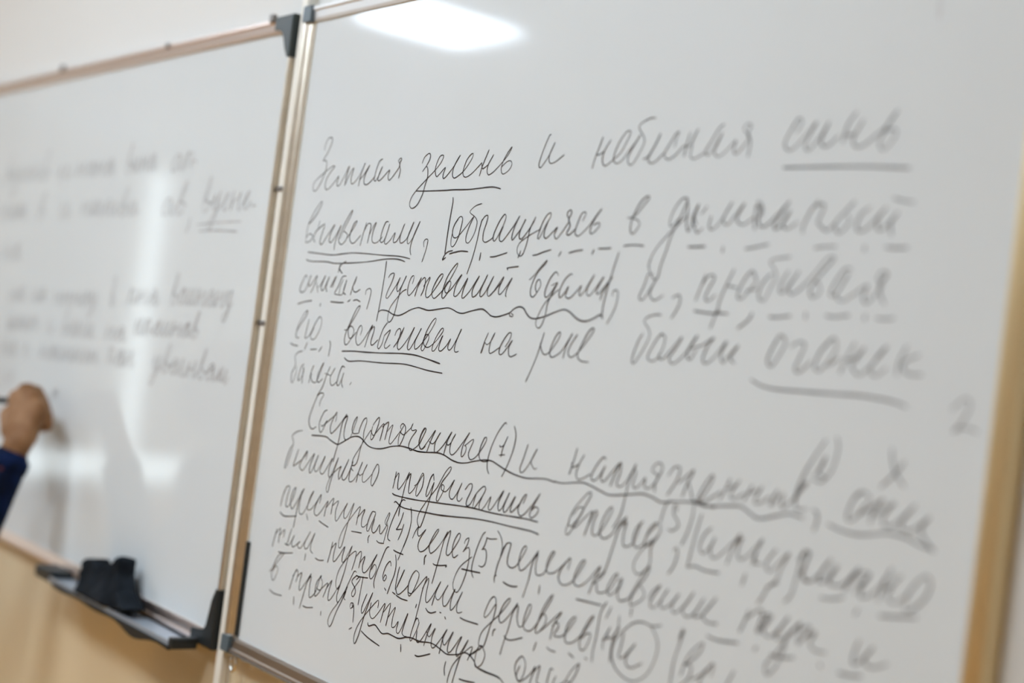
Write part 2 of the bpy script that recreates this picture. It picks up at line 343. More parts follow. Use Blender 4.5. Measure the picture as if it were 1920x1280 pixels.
('вдали', 1, '5985,5091 6065,5124/6074,5202 6029,5239 5945,5167 5884,5041 5884,4979 5919,4961 5978,5006 6077,5125 5995,4983 5951,4896 5938,4779 5889,4652 5837,4626 5792,4663 5798,4725 5881,4870 5997,4975 6105,5049/6307,5216 6276,5222 6192,5159 6129,5049 6129,4988 6152,4966 6209,5014 6266,5092 6244,5023 6232,4992 6280,4963 6347,4989 6477,5107 6454,5046 6470,4997 6526,5041 6664,5225 6585,5095 6575,5027 6621,5003 6676,5046 6816,5207 6729,5070 6749,5026 6800,5058 6951,5210 6834,5059 6806,4969/7002,5462 6948,5284 6895,5091 6862,4912 6863,4794', '', '5583,5141 5651,5187 5757,5287 5849,5360 5826,5320 5729,5240 5660,5143 5624,5040 5639,4970 5686,4956 5740,5005 5793,5085 5760,5150 5715,5122 5705,5051 5739,5009/6987,5020 6990,5064 7043,5077 7070,5023 7046,4891 6954,4732'),
('и', 1, '7476,5251 7442,5138 7387,5017 7436,4993 7493,5044 7638,5255 7547,5105 7555,5031 7621,4997 7730,5049/7476,5251 7552,5253', '', '7497,5430 7466,5333/7867,5028 7910,5052 7960,5061 7981,5004 7953,4930 7887,4833'),
('пробивая', 0, '10017,5356 9959,5361 9876,5262 9820,5143 9865,5126 9935,5206 9998,5323 9928,5199 9889,5127 9962,5084 10068,5140 10214,5227 10181,5138 10222,5076 10306,5149 10369,5245 10308,5287 10353,5345 10411,5321 10339,5238 10358,5163 10410,5078', '8192,4920 8284,4913 8425,4906 8522,4914 8630,4912/8517,4942 8466,4897/8939,4933 8903,4870 8785,4788/9153,4910 9252,4911 9400,4932/9578,4963 9577,4917/9809,4952 9902,4946 10054,4967/10230,4975 10228,4937/10351,4956 10445,4954 10528,4965', '8282,5265 8241,5157 8189,5019/8241,5157 8305,5244 8371,5267 8406,5240 8345,5132 8311,5046 8355,5019 8444,5079/8645,5323 8573,5182 8517,5054 8483,4912 8430,4768/8564,5174 8712,5158/8916,5289 8874,5315 8808,5258 8757,5174 8726,5076 8777,5057 8867,5136 8945,5228 8898,5281/8830,5135 8958,5153/9124,5294 9066,5258 8999,5168 8997,5072 9064,5055 9127,5172 9174,5268 9143,5342 9079,5401 9138,5430 9313,5453/9317,5326 9246,5216 9240,5142 9278,5130 9338,5199 9440,5329 9368,5227 9334,5166 9377,5121 9474,5171 9624,5313 9746,5447 9820,5455 9793,5415 9678,5295 9594,5181 9624,5103 9709,5152 9670,5236 9620,5228'),
('его', 1, '879,4469 836,4286 837,4215 936,4256 1032,4369 971,4258 1021,4208 1105,4231 1198,4352 1220,4468 1154,4518 1041,4405 982,4286', '451,4127 533,4105 665,4100/908,4156 859,4063/1020,4074 1178,4089/1309,4128 1247,4062', '575,4226 596,4354 731,4542 812,4582 779,4500 676,4404 577,4290 598,4209 672,4214/1487,4219 1524,4177 1513,4019'),
('вспыхивал', 0, '3042,4385 3063,4436 3120,4472 3160,4441 3137,4334 3121,4262 3157,4215 3236,4260 3365,4391 3450,4505 3362,4339 3351,4250 3388,4228 3453,4292 3601,4501 3503,4347 3508,4261 3542,4248 3637,4312 3775,4450 3880,4593 3878,4636 3805,4589 3712,4455 3656,4296 3651,4253 3693,4238 3757,4329 3787,4399 3755,4436 3705,4420 3678,4350 3710,4300 3783,4283 3867,4319 3959,4384 4056,4483 4060,4522 4019,4515 3936,4417 3881,4294 3891,4247 3941,4264 4011,4353 4066,4442 4019,4320 4023,4269 4070,4260 4166,4329 4236,4414 4198,4323 4222,4282 4276,4303 4365,4426 4427,4538 4357,4400 4338,4290 4372,4266 4420,4279/3222,4489 3149,4352 3045,4239/3210,4470 3121,4333/3223,4484 3168,4406 3157,4352', '1837,4106 2130,4126 2393,4132 2767,4147 3144,4169 3385,4176 3560,4173 3783,4150 4082,4112/1921,4026 2038,3992 2334,4017 2796,4027 3254,4049 3415,4047 3608,4034 3861,4014 4151,4006', '1831,4380 1899,4397 1998,4505 2107,4640 2144,4707 2065,4666 1949,4484 1864,4321 1872,4218 1924,4194 2005,4264 2068,4370 2017,4432 1946,4428 1924,4371 1960,4298 2018,4283 2123,4364/2235,4342 2260,4417 2223,4461 2164,4412 2133,4290 2177,4219 2232,4213 2335,4293 2497,4481 2427,4345 2377,4195/2463,4410 2536,4465 2548,4415 2509,4295 2513,4241 2558,4233 2661,4304/2833,4530 2747,4436 2680,4260 2685,4206 2720,4200 2772,4266 2798,4367/2798,4367 2841,4396 2922,4441 2872,4335 2828,4243 2869,4210 2957,4260'),
('на', 0, '4956,4520 4907,4426 4861,4288 4882,4318 4911,4410 4943,4392 4976,4398 5023,4433 5083,4534 5023,4433 5010,4335 5032,4298 5077,4311 5211,4381/5303,4391 5365,4471 5384,4536 5355,4550 5303,4515 5219,4405 5199,4324 5229,4296 5289,4330 5418,4470 5369,4391 5379,4312 5424,4287 5522,4324', '', ''),
('реке', 0, '5959,4581 5930,4482 5876,4315 5807,4162 5743,4040/5914,4466 5947,4398 6007,4352 6087,4384 6197,4506 6235,4585 6213,4603 6153,4542 6094,4408 6107,4347 6140,4333 6203,4354 6299,4421 6430,4604 6359,4479 6328,4336', '', '6514,4594 6448,4515 6397,4413 6425,4362 6467,4357 6552,4408 6668,4528 6770,4654 6743,4674 6673,4618 6587,4463 6557,4379 6614,4330 6743,4325'),
('белый', 0, '7786,4663 7795,4680 7732,4636 7639,4491 7627,4425 7691,4405 7768,4443 7829,4561 7836,4650 7783,4679/7794,4493 7778,4452 7829,4431 7930,4519 8066,4664 8005,4556 7930,4455 7975,4402 8061,4440 8188,4560 8277,4692 8194,4584 8167,4487 8217,4459 8280,4550/8167,4551 8348,4602 8459,4664 8500,4682 8435,4616 8382,4479 8434,4436 8531,4505 8666,4661 8611,4542 8647,4459 8702,4517 8820,4633 8735,4512 8795,4470', '', '7510,4659 7461,4595 7405,4434 7411,4368 7452,4379 7549,4518 7611,4637 7592,4709 7512,4779 7540,4822 7643,4855 7738,4860'),
('огонек', 0, '10159,4740 10080,4591 10037,4475/10091,4592 10178,4614 10264,4707 10191,4599 10148,4548 10231,4475 10313,4521 10423,4639 10497,4730 10421,4655 10352,4524 10418,4482 10514,4552', '9030,4335 9153,4294 9327,4276 9656,4284 9973,4293 10277,4304 10525,4296 10671,4279 10760,4257', '9294,4736 9233,4631 9195,4518 9248,4472 9314,4552 9382,4683 9349,4748 9293,4744/9452,4662 9543,4709 9612,4689 9574,4587 9528,4468 9586,4448 9700,4547/9873,4722 9800,4652 9747,4518 9797,4472 9881,4544 9963,4679 9929,4766 9853,4713/9894,4529 10017,4602/10695,4743 10638,4623 10627,4506/10826,4683 10703,4628 10672,4587 10738,4523 10877,4527'),
('бакена', 1, '1591,3885 1526,3767 1462,3613 1354,3489/1486,3790 1628,3775/1722,3878 1633,3758 1655,3673 1712,3652 1815,3712/1960,3905 1898,3917 1839,3818 1814,3686 1862,3665 1923,3756 1953,3836 1923,3721 1975,3649', '', '811,4037 706,4017 629,3957 657,3887 665,3824 598,3728 606,3629 651,3601 710,3728 702,3827/893,3868 833,3819 783,3662 824,3647 908,3744 903,3833 900,3707 908,3609/1164,3871 1117,3778 1092,3634/1113,3724 1139,3762/1104,3759 1164,3667 1274,3658 1346,3787 1415,3925 1311,3785 1299,3695 1344,3660 1435,3715/2163,3729 2138,3697'),
('Сосредоточенные', 0, '1659,3326 1595,3302 1520,3190 1506,3110 1543,3035 1587,3036 1656,3134 1692,3199 1652,3151 1593,3110 1556,3119/1593,3110 1698,3174 1891,3289/1911,3209 1915,3325 1862,3268 1795,3132 1825,3049 1866,3054 1993,3153 2112,3277 2166,3325 2080,3206 2042,2962 1999,2803 1975,2698/2116,3260 2188,3302 2155,3171 2151,3060 2206,3005 2317,3053 2401,3240 2422,3318 2363,3261 2334,3148 2378,3103 2496,3120/2636,3327 2579,3300 2512,3184 2502,3125/2636,3327 2655,3283 2617,3146 2626,3047 2588,2943 2551,2771 2485,2712 2434,2723 2460,2810 2571,2949 2669,3069 2773,3188/2811,3258 2911,3360 2939,3338 2912,3228 2837,3088 2790,3091 2802,3233/2773,3188 2843,3130 2895,3169 3049,3300 3040,3209 3008,3087/3028,3257 3134,3326 3155,3304 3117,3112/3146,3213 3253,3306 3226,3198 3212,3099 3249,3072 3306,3118 3437,3253/3446,3278 3424,3308 3467,3345 3534,3312 3534,3216 3450,3074 3416,3122 3430,3220 3494,3324/3441,3238 3513,3214 3595,3271 3657,3317 3688,3369 3657,3317 3686,3285 3777,3299 3686,3193 3650,3102 3691,3051 3758,3071 3857,3138 3932,3245 3976,3329 3938,3340 3885,3264 3860,3158 3925,3091 4000,3135/3872,3135 3971,3316 3953,3341 3898,3275 3864,3171 3887,3109 3932,3091 4007,3160 4169,3342 4112,3236 4044,3073/4072,3199 4141,3180 4197,3218 4277,3327 4199,3210 4200,3101 4250,3096 4377,3203 4499,3361 4432,3237 4395,3089/4409,3234 4449,3201 4504,3232 4580,3347 4511,3237 4505,3138 4550,3101 4626,3144 4762,3293 4847,3391 4756,3248 4734,3131 4758,3105 4807,3157 4816,3220 4782,3238/4783,3234 4937,3322 4874,3165 4903,3103 4949,3098 5035,3150 5141,3276 5182,3359 5143,3367 5091,3270 5072,3172 5110,3116 5179,3103 5263,3123', '1350,2965 1695,2987 1840,2956 2018,2925 2141,2965 2319,3045 2458,3076 2573,3066 2750,2995 2911,2980 3077,2997 3292,3049 3480,3075 3656,3073 3848,3058 4030,3067/3780,3064 3907,3059 4037,3068 4259,3090 4405,3081 4571,3044 4713,3033 4847,3048 5019,3090 5175,3122 5319,3130 5441,3103 5591,3067 5779,3037 5974,3029 6158,3051 6314,3064 6447,3050/6445,3061 6570,3058 6858,3105 7004,3100 7193,3063 7324,3045 7554,3082 7731,3116 7825,3126 7947,3111 8069,3085 8225,3113 8479,3147 8579,3142 8774,3141/8638,3132 8943,3183 9092,3200 9204,3163 9329,3128 9537,3187 9673,3225 9829,3212', '1449,3362 1458,3428 1522,3517 1465,3534 1371,3490 1286,3342 1227,3194 1243,3099 1329,3046 1434,3084'),
('(1)', 0, '5432,3309 5455,3301 5506,3328 5559,3426 5498,3301 5478,3197/5446,3210 5542,3226/5435,3315 5444,3299', '', '5507,3558 5476,3567 5378,3458 5286,3285 5247,3125 5261,3032 5300,2986/5650,3548 5698,3452 5682,3298 5609,3112 5537,2988'),
('и', 0, '5927,3382 5886,3248 5839,3116 5868,3074 5929,3111 6014,3222 6094,3356 6014,3222 6038,3176 6085,3140 6123,3154', '', ''),
('напряженные', 0, '6744,3440 6710,3307 6665,3164/6687,3287 6704,3238 6760,3262 6808,3285/6868,3386 6807,3294 6775,3187 6806,3132 6888,3151 6996,3208/7206,3387 7165,3402 7079,3312 7013,3185 7059,3149 7138,3210 7207,3320 7163,3214 7187,3159 7244,3191 7422,3381 7369,3266 7319,3135/7377,3292 7434,3382 7441,3284 7406,3172 7455,3146 7542,3208 7654,3394 7586,3238 7562,3104 7527,2902 7473,2795 7433,2740/7639,3343 7669,3315 7642,3197 7686,3162 7769,3231 7807,3285 7812,3196 7873,3189 7955,3257 7978,3324 7887,3368 7945,3439 8015,3440 8026,3378 7955,3257 7960,3169', '', '8120,3348 8179,3425 8263,3442 8249,3330 8140,3165/8268,3297 8351,3359 8454,3441 8386,3304 8341,3179/8401,3315 8449,3239 8488,3163 8565,3174 8649,3283 8717,3408 8687,3419 8604,3305 8551,3181 8621,3162 8721,3226 8831,3294/8928,3423 8870,3300 8823,3221/8884,3331 8942,3345 8995,3381/9046,3425 8972,3329 8956,3261 9016,3258 9123,3322/9205,3404 9161,3327 9116,3250/9168,3328 9234,3352 9275,3378/9320,3406 9270,3315 9257,3257 9324,3267 9426,3338/9508,3405 9459,3315 9439,3257 9498,3307 9540,3368/9584,3389 9570,3318 9579,3264 9637,3295 9790,3459 9835,3514 9775,3484 9725,3354 9748,3276 9853,3292/9934,3296 9979,3276 9990,3214 9963,3121'),
('(2)', 0, '10092,3931 10120,3841 10082,3660 9980,3543 9882,3561 9915,3607 9998,3764 9972,3677 9942,3611 10028,3581', '', '9977,3897 9878,3749 9792,3601 9733,3456 9709,3347'),
('они', 0, '10430,3524 10340,3440 10300,3281 10365,3281 10462,3398 10514,3476 10442,3526 10359,3484/10398,3317 10570,3434 10648,3496 10567,3374 10544,3280/10554,3381 10607,3360 10761,3483 10680,3371 10680,3292 10788,3309 10965,3493 10875,3372 10850,3299 10960,3288 11117,3420 11048,3332 11071,3258 11190,3163', '10116,3201 10265,3174 10422,3169 10582,3196 10726,3230 10897,3229 11045,3195 11189,3172', ''),
('х', 0, '10672,3907 10693,3810 10738,3717 10837,3622/10808,3815 10727,3706 10609,3590', '', ''),
('2', 1, '11197,4280 11307,4374 11363,4328 11309,4197 11235,4106 11292,4143 11364,4151 11452,4130', '', ''),
('бесшумно', 1, '1050,2740 1007,2628 964,2516 1015,2531 1188,2633 1293,2743/1277,2635 1291,2752 1188,2633 1134,2529 1209,2485 1272,2520 1481,2740 1414,2591 1402,2502 1458,2492 1587,2735 1533,2607 1534,2537 1606,2529 1760,2739 1704,2620 1674,2538 1766,2516 1948,2737 1898,2602 1905,2509 1957,2507 2093,2764 2034,2603 1974,2441 1943,2300 1893,2327 1913,2415 1985,2528 2185,2665 2151,2601 2156,2517 2191,2513 2347,2775 2252,2598 2237,2528 2293,2502 2372,2580 2457,2759 2428,2680 2486,2645/2457,2759 2419,2653 2408,2534 2449,2502 2528,2542 2603,2628/2677,2779 2615,2646 2591,2518/2601,2636 2656,2610 2711,2642/2792,2764 2725,2652 2724,2561 2768,2541 2850,2595 2927,2663/2938,2681 3018,2798 3063,2771 3064,2673 2969,2525 2926,2572 2940,2673', '', '1090,2998 951,2969 840,2903 875,2844 891,2784 818,2712 752,2542 739,2451 798,2512 885,2738'),
('продвигались', 0, '4900,2755 4962,2823 5020,2831 5018,2766 4952,2637 4964,2584 5027,2609 5117,2741 5231,2836 5276,2823 5250,2750 5104,2571 5085,2617 5117,2741/5238,2729 5194,2624 5230,2575 5295,2620 5392,2747 5368,2631 5400,2598 5468,2665 5608,2846 5541,2705 5559,2621 5616,2659 5714,2837 5643,2682 5657,2617 5713,2654 5823,2814 5769,2691 5774,2635 5837,2673 5928,2763/5975,2761 6016,2861 5962,2825 5896,2692 5942,2623 6014,2653 6116,2753 6238,2903 6157,2778 6104,2667 6142,2630 6222,2685 6240,2744 6178,2753 6139,2719', '3440,2501 3487,2490 3645,2488 3932,2497 4246,2520 4568,2542 4864,2564 5086,2575 5322,2575 5584,2581 5900,2599 6085,2607 6254,2606/3504,2401 3534,2416 3672,2373 3866,2371 4202,2387 4457,2399 4772,2428 5043,2457 5244,2472 5475,2482 5766,2485 6016,2492 6171,2494 6295,2482', '3461,2764 3448,2650 3430,2562/3443,2670 3522,2756 3525,2618 3558,2564 3660,2668 3746,2796 3698,2674 3666,2521 3634,2368 3631,2261/3719,2708 3778,2785 3771,2652 3784,2554 3853,2590 3942,2697 4017,2822 4053,2785 4045,2659 3959,2542 3931,2580 3947,2677 4031,2803/3885,2657 3944,2687/4245,2842 4200,2795 4145,2632 4150,2570 4191,2597 4276,2748/4245,2842 4270,2773/4276,2748 4244,2605 4205,2454 4139,2258 4097,2199 4035,2262 4057,2369 4158,2499 4351,2702/4351,2702 4486,2905 4570,2967 4564,2915 4427,2764 4369,2623 4366,2556 4402,2556 4476,2669 4489,2732 4441,2746 4435,2694 4520,2675 4596,2737 4672,2833 4605,2697 4620,2629 4677,2612 4749,2688 4824,2819 4766,2690 4772,2621 4819,2610 4861,2654'),
('вперед', 0, '6801,2763 6871,2845 6942,2864 6950,2825 6893,2738 6798,2651 6758,2660 6767,2742 6843,2864 7009,3023 7049,3005 6976,2877 6875,2703 6766,2558 6722,2591 6763,2701/6822,2655 6862,2645 6977,2751 7104,2849 7066,2734 7020,2593/7060,2701 7139,2855 7177,2845 7136,2745 7134,2635 7197,2622 7296,2724 7400,2918 7353,2918 7272,2790 7250,2654 7318,2612 7425,2668 7500,2765 7617,2875 7527,2746 7470,2560 7399,2318 7299,2222/7577,2785 7626,2831 7602,2713 7613,2600 7671,2595 7752,2647 7828,2840 7856,2867 7780,2795 7745,2683 7793,2609 7886,2647 7952,2771 8062,2885 7973,2834 7912,2689 7932,2640 8020,2700 8109,2811 8085,2882/8085,2763 8008,2646 8017,2484 7915,2376 7826,2374 7799,2459 7885,2595 8016,2722', '', ''),
('(3)', 0, '8293,3091 8253,3078 8257,2997 8306,2961 8339,2900 8264,2844 8209,2850/8297,3070 8293,3032', '', '8192,3120 8129,3051 8093,2898/8505,3137 8512,3037 8477,2887 8410,2738/8317,2670 8354,2699 8374,2651 8343,2529 8284,2445'),
('аккуратно', 0, '9834,2851 9903,2946 9950,2916 9909,2806 9870,2735/9876,2903 9849,2757 9806,2555 9741,2478/9899,2760 9943,2698 9992,2707/9856,2841 9904,2928 9953,2937 9921,2822 9908,2710 9983,2693 10073,2764 10197,2926 10122,2835 10079,2727 10140,2723 10231,2840 10273,2886 10210,2782 10201,2719 10280,2719 10353,2749 10493,2904 10422,2807 10363,2690/10426,2778 10490,2858 10601,2879 10540,2785 10468,2695/10505,2763 10611,2873 10550,2779 10538,2679 10628,2705 10725,2805 10820,2964 10757,2834 10716,2678/10764,2791 10832,2826 10917,2923 10841,2828 10812,2719 10888,2698 10977,2767 11057,2884 11151,2960 11203,2905 11153,2773 11028,2661 10981,2680 11007,2802 11087,2919', '8529,2553 8624,2577 8755,2560 8926,2571/9254,2619 9225,2520/9517,2557 9639,2620/10131,2590 10230,2598 10362,2632/10526,2571 10505,2522/10752,2566 10869,2584 11105,2626', '8627,3055 8575,2853 8540,2659 8520,2551/8772,2954 8696,2887 8649,2768 8690,2706 8759,2753 8834,2876 8786,2765 8829,2690 8917,2733 9078,2890 9140,2961 9069,2834 9013,2669/9084,2857 9164,2931 9127,2824 9161,2736 9261,2794 9405,2958 9338,2821 9320,2718/9347,2822 9343,2742 9423,2744/9575,2896 9502,2804 9478,2740 9521,2696 9591,2748 9724,2889 9659,2761 9619,2636 9542,2569 9467,2436 9436,2403'),
('переступая', 1, '865,2222 794,2090 766,1946/803,2129 875,2223 952,2225 914,2080 904,1976 964,1967 1067,2084 1120,2239 1056,2193 1016,2058 1061,1963 1130,1992 1331,2260 1238,2082 1209,1912 1183,1724/1269,2178 1293,2227 1264,2058 1285,1942 1355,1925 1431,1992 1547,2182 1589,2265 1514,2168 1477,2026 1538,2008 1632,2068 1785,2244/1777,2135 1792,2249 1706,2133 1665,2010 1731,1966 1824,2025 1977,2191 1948,2098 1932,1988/1948,2098 2104,2246 2095,2147 2087,2039/2095,2147 2230,2229 2194,2100 2214,1988 2258,1987 2336,2087 2452,2236 2395,2122 2415,2046 2478,2065 2606,2259 2533,2048 2482,1848 2437,1692 2384,1665 2364,1741 2408,1871 2538,2031 2754,2238 2735,2114 2720,2008/2723,2095 2873,2221 2834,2113 2841,2019 2894,2006 2963,2056/3100,2222 3052,2223 2994,2129 2968,2006 3008,1974 3070,2082 3127,2210 3098,2230/3120,2141 3084,2025 3121,1975 3185,2007 3251,2094 3264,2012 3300,1991 3351,2043 3416,2129/3381,2115 3356,2153 3423,2264 3436,2241 3388,2116 3430,2106 3406,2010 3381,1889', '778,1864 884,1833 1035,1848 1217,1881/1481,1945 1526,1879/1818,1912 1931,1890 2060,1871/2632,1912 2742,1921 2864,1929/3051,1930 3027,1896 3040,1843/3228,1896 3280,1880 3388,1890', ''),
('(4)', 0, '3729,2461 3681,2459 3627,2398 3517,2201 3458,2031 3466,1958 3519,1945/3639,2347 3631,2261', '3621,1851 3683,1841 3830,1835', '3871,2393 3911,2263 3891,2103 3819,1923/3726,2313 3692,2207 3637,2114 3621,2095 3733,2119/3766,2182 3733,2077 3687,1985/3738,1755 3776,1836 3852,2007'),
('через', 0, '3984,2057 4022,2137 4082,2210 4069,2145 4093,2103 4134,2109 4233,2196 4136,2071 4115,1982 4154,1934 4210,1936 4295,1990 4426,2135 4493,2230 4465,2234 4397,2146 4341,2029 4372,1957 4407,1954 4483,2007 4592,2125 4672,2245 4618,2129 4577,1955 4534,1788 4490,1623/4616,2137 4709,2258 4727,2239 4695,2082 4694,1999 4731,1986 4787,2030 4899,2177 4922,2248 4887,2259 4831,2188 4801,2085 4821,1999 4857,1982 4920,2024', '4306,1911 4279,1879 4290,1804/4467,1842 4509,1835 4615,1849 4730,1871 4715,1851', '5017,2171 5028,2207 5085,2242 5080,2178 5012,2077/5012,2077 5083,2134 5125,2119 5137,1981 5099,1803 5029,1656 4973,1615 4915,1641 4900,1736 4987,1901 5186,2049'),
('(5)', 0, '5420,2299 5390,2209 5357,2160 5409,2176 5447,2117 5443,2022 5391,1976 5334,1980/5413,2300 5482,2297 5594,2317/5351,2159 5374,2169', '5023,1886 5169,1894 5369,1906', '5376,2355 5329,2316 5261,2165 5212,1987 5216,1884 5258,1835/5594,2404 5651,2363 5695,2298 5712,2222 5696,2154'),
('пересекавшие', 0, '5776,2303 5732,2212 5667,2058 5640,1918/5717,2218 5771,2294 5836,2314 5853,2300 5827,2162 5836,2088 5904,2061 5992,2100 6087,2233 6130,2315 6094,2325 6042,2250 6025,2139 6053,2070 6101,2071 6209,2165 6330,2317 6259,2182 6221,1979 6164,1800/6257,2190 6330,2284 6313,2175 6333,2081 6381,2070 6470,2115 6534,2248 6597,2348 6554,2340 6498,2233 6505,2138 6572,2126 6677,2178 6847,2336/6839,2220 6854,2333 6744,2222 6702,2119 6739,2062 6804,2051 6919,2104 7027,2243 7092,2349 7034,2330 6962,2199 6956,2104 7034,2083 7154,2157 7323,2336 7264,2209 7201,2042/7241,2143 7345,2225 7402,2297/7296,2169 7325,2082 7428,2102 7511,2157 7597,2311 7535,2276 7466,2148 7501,2086 7594,2150 7663,2270 7616,2155 7656,2064 7765,2094/7671,2065 7788,2111 7847,2213 7949,2382 8024,2456 7987,2359 7905,2262 7827,2142 7820,2058 7904,2090 7982,2150 7992,2212 7914,2271/7615,2236 7663,2283 7636,2187 7611,2136', '5665,1935 5633,1917 5646,1860/5801,1890 5874,1875 5971,1874 6050,1890/6422,1969 6419,1887/7024,1952 7193,1959 7407,1968/7848,2033 7845,1958/8569,1988 8535,1887', '8067,2167 8107,2242 8202,2319 8125,2208 8088,2112 8146,2095 8219,2168 8312,2304 8245,2203 8238,2121 8302,2127 8376,2186 8462,2290 8389,2174 8412,2106 8471,2125 8559,2216 8649,2342 8577,2227 8528,2159 8579,2105 8674,2146 8787,2312 8716,2198 8677,2132 8728,2129 8810,2182 8940,2350 8850,2240 8795,2150 8873,2110 8979,2126'),
('тропу', 0, '9346,2320 9308,2204 9267,2111/9335,2251 9455,2343 9512,2338 9465,2154/9497,2294 9590,2338 9529,2243 9488,2151/9625,2329 9572,2252 9539,2179 9612,2146 9690,2204 9806,2359 9729,2237 9686,2162 9763,2163 9948,2340 9841,2212 9738,2051 9618,1909 9644,1825 9738,1921 9812,2125/9948,2340 9934,2169/9939,2266 10025,2325 10059,2308 9947,2155/10018,2236 10123,2298 10076,2201 10127,2148 10250,2153', '9112,1993 9260,2013/9487,2027 9469,1998/9658,2001 9789,2006 9913,2035/10205,2048 10219,2027/10412,2027 10530,2032 10644,2052', ''),
('и', 0, '10581,2329 10548,2229 10543,2136 10608,2159 10730,2309 10652,2192 10708,2144 10791,2163 10879,2207', '', ''),
('там', 1, '1146,1698 1101,1580 1070,1483 1011,1486 1127,1483 1240,1631 1191,1531 1244,1476 1405,1577 1345,1521 1444,1501 1638,1743 1545,1609 1528,1534 1606,1520 1756,1744 1695,1599 1700,1510 1761,1485', '875,1347 1008,1356 1246,1398/1589,1445 1583,1363/1846,1437 1939,1427 2050,1445', '756,1634 713,1506 686,1388/735,1566 847,1659 837,1554 843,1462/837,1554 964,1659 954,1555'),
('путь', 0, '2220,1706 2198,1588 2157,1440/2206,1625 2306,1708 2283,1594 2284,1489 2329,1484 2424,1584 2522,1702 2494,1579 2503,1511 2557,1530 2690,1739 2630,1577 2579,1378 2508,1191 2463,1164 2419,1234 2455,1398 2628,1586 2785,1691 2804,1617 2754,1453/2816,1636 2897,1707 2928,1682 2906,1507/2915,1569 3013,1667 2986,1548 3012,1476 3068,1482 3145,1560 3277,1740 3199,1603 3165,1479 3210,1429 3286,1510 3298,1588 3245,1612 3197,1544', '2873,1407 2956,1406 3138,1427', ''),
('(6)', 0, '3609,1662 3582,1711 3505,1643 3460,1509 3503,1459 3544,1517 3508,1535 3481,1488', '', '3513,1869 3457,1842 3374,1669 3296,1470 3285,1384 3312,1339/3530,1381 3567,1360/3675,1803 3712,1706 3705,1586 3649,1449 3604,1329'),
('корни', 0, '3792,1681 3778,1616 3762,1502 3762,1408/3785,1436 3903,1671 3835,1532 3785,1436/3773,1426 3799,1376 3845,1367 3933,1425 4026,1514/4138,1703 4080,1649 4025,1522 4043,1416 4076,1395 4137,1466 4212,1627 4205,1688 4152,1705/4046,1432 4104,1428 4198,1509 4374,1677 4322,1517 4293,1342 4253,1157/4318,1532 4400,1655 4423,1645 4402,1472 4419,1399 4459,1403 4546,1500 4660,1678 4591,1540 4546,1383/4578,1507 4636,1464 4695,1500 4810,1666 4739,1539 4756,1437 4793,1422 4848,1471 4952,1649 4903,1519 4905,1422 4929,1406 4993,1470 5096,1647 5034,1516 5027,1433 5060,1402 5132,1428', '3714,1367 3775,1355/3799,1348 3912,1331 4041,1334/4240,1330 4228,1291/4433,1325 4484,1297 4552,1296 4640,1328/4719,1337 4739,1337/4825,1308 4843,1290/5114,1362 5213,1353 5452,1359/3540,1376 3566,1361', ''),
('деревьев', 0, '5722,1625 5716,1683 5675,1708 5604,1644 5543,1496 5565,1458 5632,1515 5727,1635 5711,1481 5674,1389 5634,1246 5596,1153 5526,1145 5505,1175 5537,1292 5667,1421 5822,1554 5966,1725 5936,1736 5856,1653 5805,1534 5825,1472 5868,1468 5962,1550 6096,1723 6032,1606 5989,1424 5938,1272 5905,1136/6031,1614 6109,1696 6116,1566 6166,1491 6228,1517 6306,1655 6328,1741 6288,1741 6236,1608 6236,1510 6304,1476 6422,1542 6650,1887 6633,1908 6533,1767 6465,1592 6445,1499 6485,1495 6571,1582 6593,1667 6546,1705 6490,1661/6531,1525 6619,1601 6825,1780 6728,1632 6697,1474/6707,1612 6772,1665 6806,1625 6748,1533 6801,1525 6906,1568 7054,1757 7015,1764 6937,1661 6925,1533 6982,1498 7127,1578 7319,1828 7284,1821 7211,1705 7155,1560 7183,1481 7241,1494 7294,1591 7303,1663 7234,1648 7184,1598', '5769,1376 5738,1353 5735,1302/5937,1342 5970,1320 6065,1325 6242,1389/6480,1393 6452,1306/6664,1383 6719,1367 6801,1370/7014,1404 7093,1379/7268,1416 7294,1410', ''),
('(7)', 0, '7507,1558 7504,1644 7589,1689/7491,1641 7542,1722 7582,1792 7545,1705 7603,1683 7686,1797 7689,1919/7708,1819 7635,1656 7632,1465', '', '7485,2015 7414,1896 7392,1663 7368,1508 7375,1404/7559,1978 7502,1862'),
('и', 0, '8278,1955 8160,1925 8021,1933 7900,1899 7788,1811 7669,1681 7645,1537 7719,1425 7861,1365 8002,1365 8149,1452 8235,1590 8268,1748 8224,1847 8150,1914/7782,1775 7767,1651 7748,1544 7812,1550 7961,1712 7869,1589 7860,1501 7942,1478 8080,1553', '', ''),
('всюду', 0, '8613,1572 8649,1703 8722,1818 8842,1919 8814,1823 8705,1717 8643,1669/8652,1688 8736,1675 8719,1574 8629,1486 8598,1462/8755,1566 8859,1632 8994,1769/8992,1656 9005,1771 8911,1661 8858,1575 8902,1521', '8886,1993 9024,1983 9262,2013/8866,2110 8978,2118', '8587,1976 8543,1827 8501,1669 8489,1468 8478,1399/9262,1761 9189,1617 9166,1556'),
('в', 1, '699,1054 811,1149 982,1310 1028,1355 903,1314 802,1185 761,1046 804,961 858,981 919,1113 849,1156 791,1080', '764,823 890,796 1101,806', ''),
